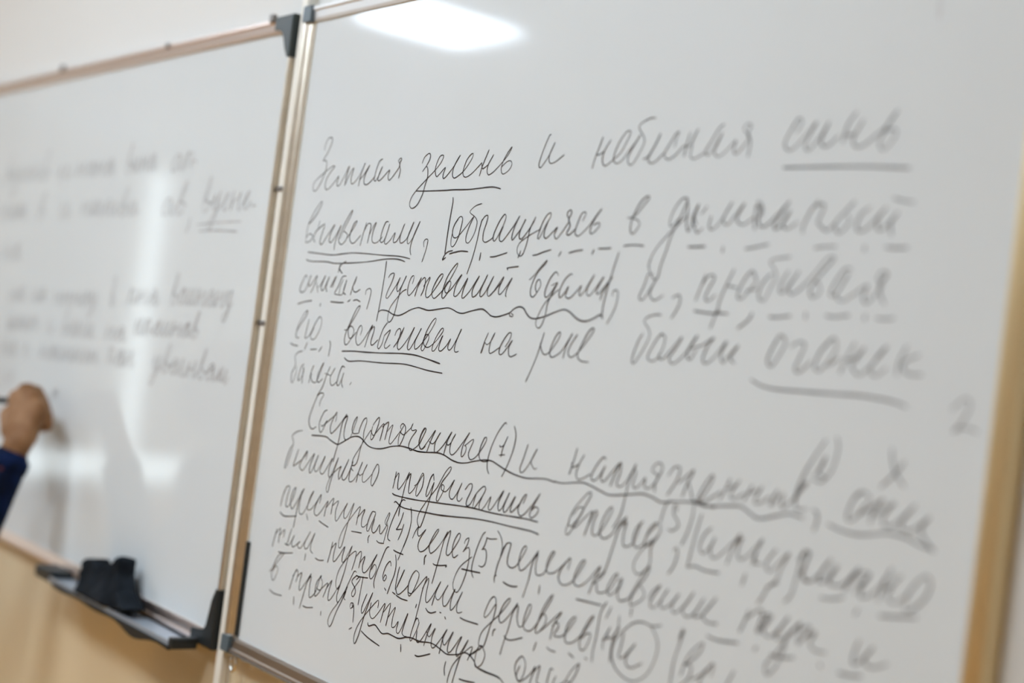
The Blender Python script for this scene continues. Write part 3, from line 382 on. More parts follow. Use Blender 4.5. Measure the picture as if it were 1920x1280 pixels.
('тропу', 0, '1409,1213 1345,1101 1289,926/1341,1118 1429,1208 1461,1159 1433,1054/1453,1121 1554,1195 1538,1083 1539,975 1598,995 1794,1226 1718,1099 1659,908 1610,745/1705,1079 1801,1196 1798,1070 1815,939 1869,941 1969,1041 2026,1230 2058,1245 1959,1146 1948,984 2000,990 2096,1101 2090,1189 2026,1230/1975,1087 2052,1066 2231,1189 2158,999/2201,1104 2322,1242 2284,1121 2281,997 2347,1011 2518,1219 2482,1090 2502,1016 2550,1025 2700,1237 2613,1047 2517,888 2429,696 2380,685 2346,748 2403,865 2524,994 2680,1181 2653,1089 2691,1071', '1431,854 1448,757/1689,793 1782,789 1937,821/2153,813 2156,769', ''),
('(8)', 0, '2889,1410 2818,1362 2789,1314 2879,1254 2901,1199 2857,1143 2816,1173 2869,1261 2964,1373 2956,1406 2886,1358', '', '2863,1448 2813,1447 2743,1331 2674,1206/3034,1420 3018,1290 2998,1074/2821,1011 2828,1059 2887,1066 2887,1025 2835,994/2898,1058 2923,961 2932,845/2856,1070 2880,1013'),
('устланную', 0, '4328,1148 4303,1181 4257,1152 4206,996 4198,917 4227,909 4302,1037 4339,1141/4319,1040 4323,945 4365,916 4437,980 4579,1182 4525,1047 4488,910/4508,1082 4572,1029 4671,1150 4628,1042 4635,939 4687,932 4808,1063 4897,1185 4840,1070 4806,893/4830,1077 4888,1006 5020,1184 4960,1050 4957,956 5014,960 5185,1169 5127,1032 5130,949 5176,960 5315,1161 5220,979 5161,809 5118,642/5195,946 5079,817 5029,676 5025,619/5220,979 5384,1099 5404,1077 5347,945/5371,1014 5457,1052 5531,1142 5575,1152 5538,1107 5468,1073 5388,1009/5575,1152 5645,1078 5615,971 5535,912 5484,931 5487,1059 5531,1142', '3269,907 3295,877 3419,919 3501,892 3604,854 3728,882 3839,877 3967,876 4117,923 4237,940 4395,937 4628,970 4801,948 4941,920 5067,940 5203,980 5277,1011 5373,1006 5478,957 5519,913 5677,896 5874,899 5951,891/3144,784 3310,740 3576,701/4026,816 4044,742/4339,767 4417,770 4631,848/4952,834 4937,756 4961,687/5239,713 5358,719 5526,742/2920,776 2868,746/5588,909 5713,903 5882,904 5956,894 6023,861', '3167,1239 3141,1188 3086,1056 3102,993 3143,1022 3238,1188 3292,1279 3195,1048 3150,917 3098,733 3041,611 3009,622 2998,701 3053,835 3189,996 3390,1188 3442,1209 3443,1129/3284,1157 3276,1034 3347,977 3444,1049 3583,1208 3564,1094 3537,974/3580,1107 3682,1223 3705,1203 3662,961/3684,1060 3814,1210 3787,1092 3788,974 3849,987 3912,1064 3893,957 3936,927 3992,998 4088,1194 4036,1037 4022,946 4081,925 4115,933'),
('опав', 0, '6264,1098 6236,1039 6226,981 6285,946 6338,1022 6354,1137 6300,1201 6256,1191 6192,1113 6192,1029 6263,941 6338,966 6455,1064 6515,1154 6482,1043 6448,931/6495,1087 6588,1178 6575,1079 6569,1002 6626,996', '', '6806,1189 6763,1186 6734,1063 6735,1002/6861,1135 6831,1067 6829,1025/6847,1043 6919,1061 7004,1116 7085,1243 7191,1341 7160,1234 7097,1132 7054,1081/7025,1121 7087,1129'),
]
LEFT_WORDS = [
('', 0, '-12393,6761 -12134,7186 -12224,7183 -12410,6744 -12375,6594 -12189,6635 -12149,6752 -12298,6815 -12053,6741 -11989,6769 -11880,6972 -11942,6746 -11811,6641 -11622,6912 -11773,6509 -11936,6299 -12046,6408 -11513,6703 -11382,6947 -11457,6607 -11384,6775 -11162,6814 -11053,6918 -11120,6671 -11051,6620 -10914,6766 -10788,6928 -10871,6619 -10791,6761 -10585,6822 -10496,6969 -10547,6688 -10476,6626 -10336,6753 -10230,6782 -9973,7113 -10081,7185 -10259,6801 -10215,6626 -10048,6661 -10018,6786 -10143,6825 -9930,6769', '', ''),
('', 0, '-9424,6691 -9242,6860 -9364,6640 -9248,6589 -9096,6716 -8944,6883 -9041,6678 -8925,6622 -8743,6734', '', ''),
('', 0, '-8381,6917 -8451,6630 -8382,6763 -8195,6807 -8104,6905 -8165,6696 -8096,6625 -7974,6743 -7661,6874 -7769,6880 -7917,6765 -7889,6638 -7761,6693 -7656,6859 -7682,6685 -7600,6625 -7540,6751 -7436,6893 -7511,6640 -7446,6768 -7263,6794 -7176,6888 -7236,6691 -7178,6641 -7051,6723 -6765,6883 -6876,6913 -7002,6760 -6974,6631 -6854,6689 -6755,6853 -6780,6684 -6708,6642 -6643,6740', '', ''),
('', 0, '-6104,6778 -5958,7135 -5997,7096 -6118,6778 -6092,6639 -5980,6660 -5968,6790 -6054,6838 -5911,6778 -5863,6750 -5778,6907 -5829,6691 -5772,6644 -5698,6753 -5623,6895 -5667,6700 -5608,6648 -5519,6747 -5451,6910 -5501,6652 -5454,6777 -5331,6831 -5264,6914 -5303,6709 -5258,6651 -5178,6775 -4961,6898 -5041,6920 -5142,6805 -5112,6653 -5024,6709 -4971,6927 -4975,6719 -4918,6664 -4874,6770', '', ''),
('', 0, '-3918,6846 -4059,6883 -4229,6745 -4195,6614 -4045,6681 -3928,6880 -3957,6691 -3861,6634 -3781,6741 -3645,6920 -3753,6645 -3639,6881 -3483,6872 -3537,6662 -3459,6770 -3326,6742', '', ''),
('', 0, '-12390,6220 -12446,5859 -12379,6022 -12177,6057 -12085,6181 -12141,5922 -12077,5868 -11943,5987 -11633,6188 -11736,6169 -11886,6020 -11850,5861 -11716,5926 -11612,6135 -11642,5942 -11547,5858 -11479,5981 -11456,5901 -11358,6217 -11377,5901 -11307,5971 -11186,6177 -11225,5915 -11111,5970 -11007,6165 -11065,5905 -10980,5863 -10881,5999', '', ''),
('', 0, '-10185,5996 -9913,6309 -10017,6357 -10206,5991 -10175,5862 -9993,5882 -9964,6008 -10101,6056 -9877,6006', '', ''),
('', 0, '-9100,5965 -8946,6163 -9046,5918 -8941,5872 -8804,6002 -8668,6170 -8750,5951 -8645,5901 -8480,6015', '', ''),
('', 0, '-7895,6166 -7976,5915 -7913,6059 -7717,6080 -7628,6183 -7688,5972 -7622,5910 -7495,6012 -7474,5947 -7365,6197 -7391,5931 -7321,5989 -7206,6178 -7239,5930 -7133,5991 -7036,6174 -7092,5941 -7011,5905 -6911,6017 -6582,6119 -6709,6189 -6839,6041 -6809,5910 -6684,5959 -6584,6125 -6613,5965 -6531,5900 -6470,6012 -6448,5981 -6358,6167 -6411,5957 -6319,5913 -6200,6005 -6097,6034 -5892,6332 -5969,6365 -6117,6041 -6084,5901 -5949,5936 -5928,6055 -6033,6094 -5846,6006 -5800,6015 -5692,6168 -5758,5954 -5684,5901 -5591,6009 -5501,6157 -5552,5956 -5483,5915 -5369,6002', '', ''),
('', 0, '-4047,6131 -4197,6181 -4374,6036 -4342,5905 -4179,5957 -4055,6156 -4089,5970 -3991,5913 -3904,6017 -3797,6065 -3530,6403 -3617,6402 -3815,6049 -3783,5915 -3607,5958 -3566,6055 -3711,6124 -3481,6060', '', ''),
('', 0, '-2851,6077 -2665,6438 -2735,6460 -2871,6086 -2845,5951 -2713,5982 -2687,6094 -2785,6124 -2618,6075 -2570,6092 -2473,6207 -2532,6054 -2445,5978 -2326,6263 -2419,5864 -2533,5676 -2613,5783 -2240,6047 -2172,6057 -2025,6208 -2086,6217 -2174,6085 -2118,5955 -1956,6085 -1859,6257 -1913,5967 -1858,6099 -1709,6145 -1632,6233 -1682,6027 -1629,5964 -1527,6067 -1484,6078 -1343,6221 -1400,6228 -1488,6112 -1429,5967 -1274,6092', '-3001,5751 -2262,5783 -1520,5797/-2894,5651 -2226,5661 -1598,5647/-1244,6023 -1111,6030/-3301,5844 -3304,5726 -3391,5625', ''),
('', 0, '-11884,5341 -11955,5008 -11883,5169 -11662,5209 -11576,5368 -11627,5090 -11551,5026 -11419,5177 -11064,5342 -11193,5358 -11348,5191 -11308,5036 -11169,5120 -11063,5341 -11083,5126 -10991,5073 -10917,5192', '', ''),
('', 0, '-11168,4482 -11235,4200 -11180,4360 -10988,4389 -10905,4506 -10959,4284 -10900,4241 -10775,4350 -10484,4535 -10586,4524 -10723,4382 -10688,4242 -10572,4327 -10464,4484 -10494,4323 -10417,4280 -10347,4372', '', ''),
('', 0, '-9892,4522 -9947,4245 -9890,4374 -9727,4412 -9663,4545 -9700,4306 -9646,4259 -9536,4358 -9271,4501 -9383,4554 -9494,4398 -9465,4268 -9359,4337 -9278,4521 -9295,4341 -9227,4298 -9168,4394', '', ''),
('', 0, '-8716,4529 -8779,4248 -8714,4377 -8533,4420 -8446,4515 -8500,4305 -8442,4264 -8318,4360 -8222,4517 -8293,4266 -8234,4404 -8052,4429 -7971,4534 -8026,4332 -7965,4280 -7843,4370 -7746,4515 -7822,4286 -7758,4403 -7583,4435 -7499,4525 -7553,4327 -7503,4300 -7384,4388 -7107,4537 -7209,4551 -7341,4435 -7305,4290 -7195,4362 -7106,4536 -7122,4355 -7052,4316 -6989,4405 -6981,4450 -6893,4585 -6935,4400 -6848,4341 -6707,4541 -6819,4235 -6949,4105 -7017,4157 -6630,4387', '', ''),
('', 0, '-6018,4500 -5913,4764 -5975,4850 -6022,4484 -6004,4361 -5933,4386 -5921,4479 -5981,4535 -5882,4462', '', ''),
('', 0, '-5211,4685 -5296,4423 -5199,4631 -5079,4657 -5112,4424 -5046,4520 -4940,4511 -4829,4685 -4893,4421 -4835,4557 -4657,4577 -4585,4701 -4630,4475 -4578,4442 -4458,4526 -4173,4648 -4286,4696 -4412,4563 -4384,4440 -4268,4495 -4175,4654 -4198,4492 -4125,4442 -4070,4555', '', ''),
('', 0, '-3562,4625 -3400,4926 -3463,4956 -3571,4611 -3546,4480 -3438,4517 -3413,4604 -3506,4669 -3361,4607 -3113,4747 -3187,4736 -3291,4618 -3268,4495 -3174,4544 -3110,4738 -3120,4550 -3059,4496 -3009,4586 -3003,4611 -2915,4748 -2967,4545 -2910,4502 -2833,4591 -2769,4759 -2804,4547 -2748,4505 -2661,4601 -2596,4762 -2642,4508 -2595,4622 -2468,4662 -2401,4730 -2446,4557 -2400,4499 -2316,4600 -2105,4723 -2188,4761 -2281,4631 -2260,4513 -2168,4547 -2104,4720 -2118,4552 -2067,4517 -2018,4599 -1955,4754 -2001,4511 -1958,4631 -1832,4653 -1777,4749 -1814,4560 -1772,4510 -1693,4614 -1683,4640 -1618,4763 -1659,4624 -1589,4544 -1499,4778 -1570,4450 -1658,4304 -1712,4371 -1431,4591', '', ''),
('', 0, '-11151,3686 -11049,3921 -11078,3679 -11015,3735 -10928,3964 -10948,3702 -10848,3752 -10771,3957 -10808,3696 -10737,3671 -10649,3787 -10353,3909 -10467,3962 -10585,3818 -10557,3689 -10447,3749 -10357,3918 -10376,3741 -10310,3702 -10256,3815 -10235,3803 -10141,3979 -10198,3754 -10129,3708 -10039,3810 -9961,3982 -9997,3747 -9928,3700 -9836,3836 -9753,3990 -9805,3718 -9758,3864 -9604,3901 -9538,4016 -9568,3770 -9520,3733 -9420,3842', '', ''),
('', 0, '-8922,3818 -8784,3982 -8868,3790 -8742,3745 -8583,3855', '', ''),
('', 0, '-8086,3870 -7902,4225 -7960,4206 -8094,3843 -8072,3729 -7938,3764 -7915,3878 -8016,3909 -7843,3859 -7537,4002 -7641,4028 -7755,3864 -7726,3732 -7616,3799 -7524,3966 -7547,3796 -7471,3734 -7416,3847 -7338,4028 -7391,3746 -7333,3870 -7169,3898 -7104,4025 -7148,3804 -7090,3742 -6989,3860 -6968,3848 -6878,4033 -6936,3810 -6864,3753 -6779,3867 -6699,4030 -6741,3812 -6670,3753 -6567,3857', '', ''),
('', 0, '-5990,4029 -6060,3787 -5993,3898 -5822,3952 -5727,4011 -5788,3837 -5732,3798 -5611,3886 -5308,3975 -5429,4034 -5553,3891 -5531,3793 -5411,3842 -5315,3997 -5341,3844 -5262,3788 -5200,3882', '', ''),
('', 0, '-4878,4043 -4777,4190 -4840,3989 -4771,3937 -4689,4054 -4610,4217 -4649,3995 -4579,3938 -4482,4054 -4389,4216 -4454,3943 -4381,4173 -4272,4173 -4299,3949 -4246,4051 -4151,4027 -3893,4189 -3978,4189 -4090,4065 -4073,3970 -3965,4002 -3891,4182 -3909,4018 -3843,3967 -3792,4066 -3774,4057 -3680,4200 -3742,4016 -3678,3968 -3599,4072 -3518,4202 -3567,4030 -3502,3975 -3408,4074 -3335,4230 -3389,3990 -3341,4114 -3194,4126 -3126,4207 -3172,4032 -3129,3995 -3038,4096 -2809,4222 -2884,4211 -2993,4106 -2971,3994 -2878,4051 -2811,4231 -2823,4056 -2763,4009 -2712,4094 -2642,4111 -2486,4395 -2535,4386 -2656,4113 -2635,4001 -2530,4038 -2509,4130 -2589,4155 -2449,4103', '', ''),
('', 0, '-11257,3435 -11327,3155 -11260,3291 -11075,3345 -10993,3466 -11036,3216 -10971,3161 -10842,3263 -10529,3404 -10650,3437 -10793,3306 -10759,3170 -10625,3213 -10535,3419 -10552,3224 -10470,3172 -10403,3276', '', ''),
('', 0, '-10020,3286 -9892,3437 -9966,3246 -9852,3210 -9702,3302', '', ''),
('', 0, '-9017,3498 -9079,3234 -9022,3368 -8840,3370 -8765,3479 -8820,3288 -8765,3240 -8651,3337 -8373,3471 -8483,3509 -8602,3365 -8576,3246 -8463,3303 -8371,3465 -8393,3298 -8323,3256 -8264,3355 -8250,3363 -8148,3518 -8210,3309 -8138,3258 -8051,3369 -7961,3508 -8011,3314 -7940,3265 -7839,3380 -7752,3523 -7812,3275 -7756,3397 -7594,3418 -7534,3548 -7570,3323 -7521,3283 -7414,3375 -7345,3559 -7393,3287 -7341,3411 -7186,3441 -7123,3559 -7159,3337 -7109,3295 -7008,3393 -6751,3505 -6855,3553 -6965,3422 -6941,3306 -6835,3352 -6760,3528 -6773,3352 -6710,3312 -6654,3401 -6580,3559 -6633,3310 -6587,3443 -6436,3465 -6363,3544 -6412,3367 -6362,3319 -6270,3427', '', ''),
('', 0, '-5749,3651 -5823,3372 -5751,3635 -5628,3613 -5659,3377 -5595,3466 -5500,3455 -5219,3608 -5319,3637 -5442,3515 -5410,3368 -5300,3419 -5227,3631 -5236,3420 -5173,3386 -5110,3467 -5038,3657 -5093,3385 -5035,3500 -4884,3541 -4819,3661 -4856,3424 -4806,3377 -4707,3485', '', ''),
('', 0, '-3966,3534 -3872,3642 -3930,3504 -3841,3424 -3717,3666 -3822,3339 -3940,3183 -4011,3258 -3637,3482 -3543,3528 -3347,3787 -3425,3843 -3560,3531 -3535,3408 -3413,3442 -3386,3534 -3479,3565 -3321,3517 -3030,3617 -3130,3658 -3250,3550 -3219,3406 -3112,3451 -3033,3626 -3051,3454 -2987,3410 -2933,3506 -2919,3492 -2843,3673 -2885,3463 -2802,3402 -2705,3507 -2610,3650 -2668,3409 -2617,3531 -2465,3540 -2409,3672 -2448,3459 -2402,3417 -2307,3515 -2233,3532 -2076,3851 -2127,3840 -2249,3536 -2226,3417 -2111,3438 -2092,3545 -2178,3578 -2030,3520 -1770,3636 -1857,3662 -1961,3538 -1937,3415 -1840,3461 -1767,3627 -1782,3456 -1726,3420 -1676,3514 -1657,3441 -1567,3630 -1598,3432 -1550,3493 -1464,3652 -1491,3444 -1411,3489 -1332,3624 -1377,3430 -1321,3411 -1248,3510', '', ''),
('', 0, '-10842,2867 -10941,2573 -10840,2694 -10589,2760 -10479,2899 -10551,2651 -10465,2598 -10295,2715', '', ''),
('', 0, '-8136,2733 -8179,2704 -8256,2639 -8233,2547 -8171,2588 -8134,2726 -8137,2603 -8098,2580 -8066,2644 -8013,2754 -8055,2595 -8011,2737 -7954,2767 -7967,2619 -7930,2671 -7879,2678', '', ''),
]

def parse(t):
    return [[tuple(int(v) / 10000 for v in p.split(',')) for p in s.split()] for s in t.split('/') if s]

def smooth_line(pts, step=.0022):
    if len(pts) < 3:
        (x0, y0), (x1, y1) = pts[0], pts[-1]
        n = max(2, int(math.hypot(x1 - x0, y1 - y0) / .006))
        return [(x0 + (x1 - x0) * i / n, y0 + (y1 - y0) * i / n) for i in range(n + 1)]
    P = [pts[0]] + list(pts) + [pts[-1]]
    out = []
    for i in range(1, len(P) - 2):
        p0, p1, p2, p3 = P[i - 1], P[i], P[i + 1], P[i + 2]
        n = max(2, min(14, int(math.hypot(p2[0] - p1[0], p2[1] - p1[1]) / step)))
        for k in range(n):
            t = k / n
            c = []
            for a in (0, 1):
                c.append(.5 * (2 * p1[a] + (p2[a] - p0[a]) * t + (2 * p0[a] - 5 * p1[a] + 4 * p2[a] - p3[a]) * t * t
                               + (3 * p1[a] - p0[a] - 3 * p2[a] + p3[a]) * t ** 3))
            out.append(tuple(c))
    out.append(pts[-1])
    return out

RND = random.Random(3)
def ink_mesh(name, strokes, width):
    """one continuous film of ink per stroke, following the pen, lying on the board face"""
    vs, fs = [], []
    lay = 0
    for s in strokes:
        L = smooth_line(s)
        n = len(L)
        ph = RND.uniform(0, 50)
        lay = (lay + 1) % 5
        y = -.00025 - lay * .00004
        base = len(vs)
        for i, (x, z) in enumerate(L):
            a, b = L[max(0, i - 1)], L[min(n - 1, i + 1)]
            dx, dz = b[0] - a[0], b[1] - a[1]
            l = math.hypot(dx, dz) or 1e-6
            nx, nz = -dz / l, dx / l
            wdt = width * (.92 + .3 * noise.noise(Vector((x * 40, z * 40, ph))))
            # the pen presses harder going down than coming up
            wdt *= 1.0 + .16 * (-dz / l)
            if i in (0, n - 1): wdt *= .6
            h = wdt / 2
            vs.append((x + nx * h, y, Z0 + z + nz * h))
            vs.append((x - nx * h, y, Z0 + z - nz * h))
        for i in range(n - 1):
            k = base + 2 * i
            fs.append((k, k + 1, k + 3, k + 2))
        # rounded pen-tip ends
        for e, (x, z) in ((0, L[0]), (n - 1, L[-1])):
            k = len(vs)
            r = width * .46
            m = 8
            vs.extend((x + r * math.cos(2 * math.pi * j / m), y - .00002, Z0 + z + r * math.sin(2 * math.pi * j / m)) for j in range(m))
            fs.append(tuple(range(k, k + m)))
    me = bpy.data.meshes.new(name)
    me.from_pydata(vs, [], fs)
    me.update()
    return me

def write(words, parent, inks, width, marks_width, text_label=True):
    for (txt, ink, s, mk, loose) in words:
        org = parent.location
        me = ink_mesh('handwritten_word', parse(s), width)
        me.transform(Matrix.Translation(-Vector(org)))
        o = link('handwritten_word', me, inks[ink], parent)
        if txt:
            o['label'] = 'the word «%s» in thin black handwriting' % txt
        for kind, data in (('underline', mk), ('pen_stroke', loose)):
            for one in parse(data):
                me = ink_mesh(kind, [one], marks_width if kind == 'underline' else width)
                me.transform(Matrix.Translation(-Vector(org)))
                link(kind, me, inks[ink], o)

# ---------------------------------------------------------------- room
X_L, X_R, Y_B, H = -5.6, 4.2, -6.2, 3.0
Y_W = .013             # face of the board wall, just behind the boards

def wall_with_holes(name, axis, pos, thick, a0, a1, holes, m):
    """wall slab with real openings; holes are (a0, a1, z0, z1)"""
    bm = bmesh.new()
    A = sorted({a0, a1, *[h[0] for h in holes], *[h[1] for h in holes]})
    Z = sorted({0.0, H, *[h[2] for h in holes], *[h[3] for h in holes]})
    for p, q in zip(A, A[1:]):
        for r, s in zip(Z, Z[1:]):
            cx, cz = (p + q) / 2, (r + s) / 2
            if any(h[0] < cx < h[1] and h[2] < cz < h[3] for h in holes):
                continue
            if axis == 'x':
                box(bm, min(pos, pos + thick), max(pos, pos + thick), p, q, r, s)
            else:
                box(bm, p, q, min(pos, pos + thick), max(pos, pos + thick), r, s)
    bmesh.ops.remove_doubles(bm, verts=bm.verts, dist=1e-5)
    o = done(bm, name, m)
    return tag(o, kind='structure')

bm = box(bmesh.new(), X_L - .2, X_R + .2, Y_B - .2, Y_W + .2, -.1, 0)
tag(done(bm, 'floor', M['lino']), kind='structure')
bm = box(bmesh.new(), X_L - .2, X_R + .2, Y_B - .2, Y_W + .2, H, H + .1)
tag(done(bm, 'ceiling', M['ceiling']), kind='structure')
bm = box(bmesh.new(), X_L - .2, X_R + .2, Y_W, Y_W + .15, 0, H)
tag(done(bm, 'wall_front', M['wall']), kind='structure')
WIN_L = [(-2.66, -1.30, .63, 2.36)]
WIN_B_FILL = [(.2, 1.6, .9, 2.5)]  # unseen window behind the camera, added to light the boards
WIN_R = []
wall_with_holes('wall_left', 'x', X_L, -.2, Y_B, Y_W, WIN_L, M['wall'])
wall_with_holes('wall_right', 'x', X_R, .2, Y_B, Y_W, WIN_R, M['wall'])
wall_with_holes('wall_back', 'y', Y_B, -.2, X_L, X_R, WIN_B_FILL, M['wall'])

def window(k, axis, pos, sgn, hole):
    """white sash frame with glass in a wall opening"""
    a0, a1, z0, z1 = hole
    f = .06
    bm = bmesh.new()
    d0, d1 = pos + sgn * .08, pos + sgn * .14
    def bar(p, q, r, s):
        if axis == 'x': box(bm, min(d0, d1), max(d0, d1), p, q, r, s, .004)
        else: box(bm, p, q, min(d0, d1), max(d0, d1), r, s, .004)
    bar(a0, a0 + f, z0, z1); bar(a1 - f, a1, z0, z1)
    bar(a0, a1, z0, z0 + f * .3); bar(a0, a1, z1 - f, z1)
    am = (a0 + a1) / 2 if k != 1 else -2.14
    bar(am - .03, am + .03, z0, z1)
    o = done(bm, 'window_%d' % k, M['white_paint'])
    tag(o, kind='structure')
    bm = bmesh.new()
    g = pos + sgn * .11
    if axis == 'x': box(bm, g - .002, g + .002, a0 + .02, a1 - .02, z0 + .02, z1 - .02)
    else: box(bm, a0 + .02, a1 - .02, g - .002, g + .002, z0 + .02, z1 - .02)
    done(bm, 'pane', M['glass'], o)
    bm = bmesh.new()
    s0, s1 = pos + sgn * .08, pos - sgn * .1
    if axis == 'x': box(bm, min(s0, s1), max(s0, s1), a0 - .05, a1 + .05, z0 - .04, z0, .006)
    else: box(bm, a0 - .05, a1 + .05, min(s0, s1), max(s0, s1), z0 - .04, z0, .006)
    done(bm, 'sill', M['white_paint'], o)
n = 1
for h in WIN_L:
    window(n, 'x', X_L, -1, h); n += 1
for h in WIN_B_FILL:
    window(n, 'y', Y_B, -1, h); n += 1
for h in WIN_R:
    window(n, 'x', X_R, 1, h); n += 1

# roller blinds drawn almost down over the nearer side window: daylight comes in below and between them
def blind(y0, y1, zb, label):
    t = empty('roller_blind', (X_L + .03, (y0 + y1) / 2, 2.42), label, 'blind', 'roller blinds on the side window')
    bm = box(bmesh.new(), X_L + .028, X_L + .031, y0, y1, zb, 2.42)
    done(bm, 'blind_fabric', M['blind'], t, t.location)
    bm = tube(bmesh.new(), (X_L + .035, y0, 2.42), (X_L + .035, y1, 2.42), .028)
    done(bm, 'roller_tube', M['white_paint'], t, t.location, True)
    bm = box(bmesh.new(), X_L + .022, X_L + .037, y0, y1, zb - .012, zb + .008, .003)
    done(bm, 'bottom_bar', M['white_paint'], t, t.location)
blind(-2.08, -1.28, .81, 'beige roller blind on the side window, the one nearer the whiteboards')
blind(-2.68, -2.22, .81, 'beige roller blind on the side window, the one farther from the whiteboards')

# square ceiling light panels
LAMPS = [((-3.68, -2.55), 'square ceiling light panel out in the room, mirrored at the top of the right whiteboard'),
         ((-3.1, -1.5), 'square ceiling light panel above the boards, nearest the side window'),
         ((-.7, -1.5), 'square ceiling light panel above the boards, second from the side window'),
         ((.7, -1.5), 'square ceiling light panel above the boards, farthest from the side window')]
first = None
for (px, py), lab in LAMPS:
    if first is None:
        t = empty('ceiling_light', (0, 0, H), lab, 'ceiling light', 'square ceiling light panels')
        bm = bmesh.new()
        box(bm, -.3, .3, -.3, -.285, -.045, 0, .002); box(bm, -.3, .3, .285, .3, -.045, 0, .002)
        box(bm, -.3, -.285, -.285, .285, -.045, 0, .002); box(bm, .285, .3, -.285, .285, -.045, 0, .002)
        done(bm, 'lamp_frame', M['white_paint'], t)
        done(box(bmesh.new(), -.285, .285, -.285, .285, -.038, -.03), 'diffuser', M['panel_glow'], t)
        first = t
    else:
        t = first.copy()
        COL.objects.link(t)
        t['label'] = lab
        for c in first.children:
            d = c.copy(); COL.objects.link(d); d.parent = t
    t.location = (px, py, H)

# cable trunking standing in the gap between the two boards
t = empty('cable_trunking', (-.037, Y_W, 0), 'upright cream plastic cable trunking in the gap between the two whiteboards', 'cable trunking')
bm = box(bmesh.new(), -.0455, -.028, Y_W - .004, Y_W, 0, H)
done(bm, 'base_channel', M['pvc'], t, t.location)
bm = box(bmesh.new(), -.046, -.0275, -.003, Y_W - .004, .02, H - .02, .003)
done(bm, 'snap_cover', M['pvc'], t, t.location)
for z in (.625, .435):
    bm = box(bmesh.new(), -.0465, -.027, -.0045, Y_W - .004, Z0 + z - .0035, Z0 + z + .0035, .0008)
    done(bm, 'clamp', M['clip'], t, t.location)

# ---------------------------------------------------------------- whiteboards
# rail profile: u = distance outward from the panel edge, v = height above the panel face (towards the room)
PROFILE = [(-.001, -.006), (-.001, .003), (.003, .0045), (.0125, .0055), (.0145, .008), (.0185, .008), (.020, .006), (.020, -.012), (-.001, -.012)]
def rail(x0, z0, x1, z1, out, m, parent, name='frame_rail', k=1.0):
    """extrude the rail profile along an edge; out = outward unit vector in (x, z)"""
    bm = bmesh.new()
    rings = []
    for (x, z) in ((x0, z0), (x1, z1)):
        rings.append([(x + out[0] * u * k, -v, Z0 + z + out[1] * u * k) for u, v in PROFILE])
    loft(bm, rings)
    return done(bm, name, m, parent, parent.location)

def panel(x0, x1, z0, z1, parent):
    bm = box(bmesh.new(), x0 - .004, x1 + .004, 0, .010, Z0 + z0 - .004, Z0 + z1 + .004)
    return done(bm, 'writing_surface', M['board'], parent, parent.location)

def corner(x, z, sx, sz, m, parent, arm=.045, arm_z=.05, w=.023):
    """L-shaped plastic corner cap; (x, z) is the outer corner, sx, sz point inwards"""
    pts = [(0, 0), (arm * .9, 0), (arm, .004), (arm, w * .8), (w * 1.25, w * .95), (w * .95, w * 1.3), (w * .75, arm_z * .8), (w * .35, arm_z), (0, arm_z)]
    pts = [(x + sx * a, Z0 + z + sz * b) for a, b in pts]
    bm = prism(bmesh.new(), pts, -.0105, .0125, .0025)
    return done(bm, 'corner_cap', m, parent, parent.location)

def clip(x, z, parent, wx=.008, wz=.014):
    bm = box(bmesh.new(), x - wx / 2, x + wx / 2, -.0115, -.005, Z0 + z - wz / 2, Z0 + z + wz / 2, .002)
    return done(bm, 'frame_clip', M['clip'], parent, parent.location)

# --- right board
RB = empty('whiteboard', (.58, 0, Z0), 'whiteboard covered in sharp black cursive handwriting, to the right of the cable trunking', 'whiteboard')
W, HH = 1.16, .86
panel(0, W, 0, HH, RB)
rail(0, -.0195, 0, HH + .0195, (-1, 0), M['alu'], RB, k=1.12)
rail(W, -.0195, W, HH + .0195, (1, 0), M['alu_tan_refl'], RB)
rail(0, HH, W, HH, (0, 1), M['alu_pale_refl'], RB)
rail(0, 0, W, 0, (0, -1), M['alu_floor_refl'], RB)
def sleeve(x, z, sx, sz, parent):
    """small blue-grey sleeve cap over the end of a rail"""
    pts = [(-.001, -.001), (.0215, -.001), (.0225, .008), (.0225, .0225), (.008, .0225), (-.001, .0215)]
    pts = [(x + sx * a, Z0 + z + sz * b) for a, b in pts]
    bm = prism(bmesh.new(), pts, -.0105, .0125, .002)
    return done(bm, 'corner_cap', M['corner_blue'], parent, parent.location)
for (x, z, sx, sz) in ((-.0235, -.02, 1, 1), (-.0235, HH + .02, 1, -1), (W + .02, -.02, -1, 1), (W + .02, HH + .02, -1, -1)):
    sleeve(x, z, sx, sz, RB)
bm = box(bmesh.new(), .0005, .0075, -.0045, .0, Z0 + .004, Z0 + .134, .001)
tag(done(bm, 'magnetic_strip', M['black'], RB, RB.location), 'black magnetic strip')
# bright lip along the foot of the lower rail and a small ring hook below it
bm = tube(bmesh.new(), (.003, -.0085, Z0 - .0195), (W - .003, -.0085, Z0 - .0195), .0022, n=10)
done(bm, 'rail_lip', M['alu_side'], RB, RB.location, True)
bm = bmesh.new()
cx, cz, rr_ = .006, Z0 - .034, .010
rings = []
for i in range(15):
    a = math.radians(90 - i * 22)
    c = Vector((cx + rr_ * math.cos(a) * .8, -.002, cz + rr_ * math.sin(a)))
    nrm = Vector((math.cos(a), 0, math.sin(a)))
    rings.append([c + (nrm * math.cos(t) + Vector((0, 1, 0)) * math.sin(t)) * .0022 for t in [k * math.pi / 4 for k in range(8)]])
loft(bm, rings)
done(bm, 'hanging_hook', M['alu_side'], RB, RB.location, True)
write(RIGHT_WORDS, RB, [M['ink'], M['ink_dry']], .00135, .0017)
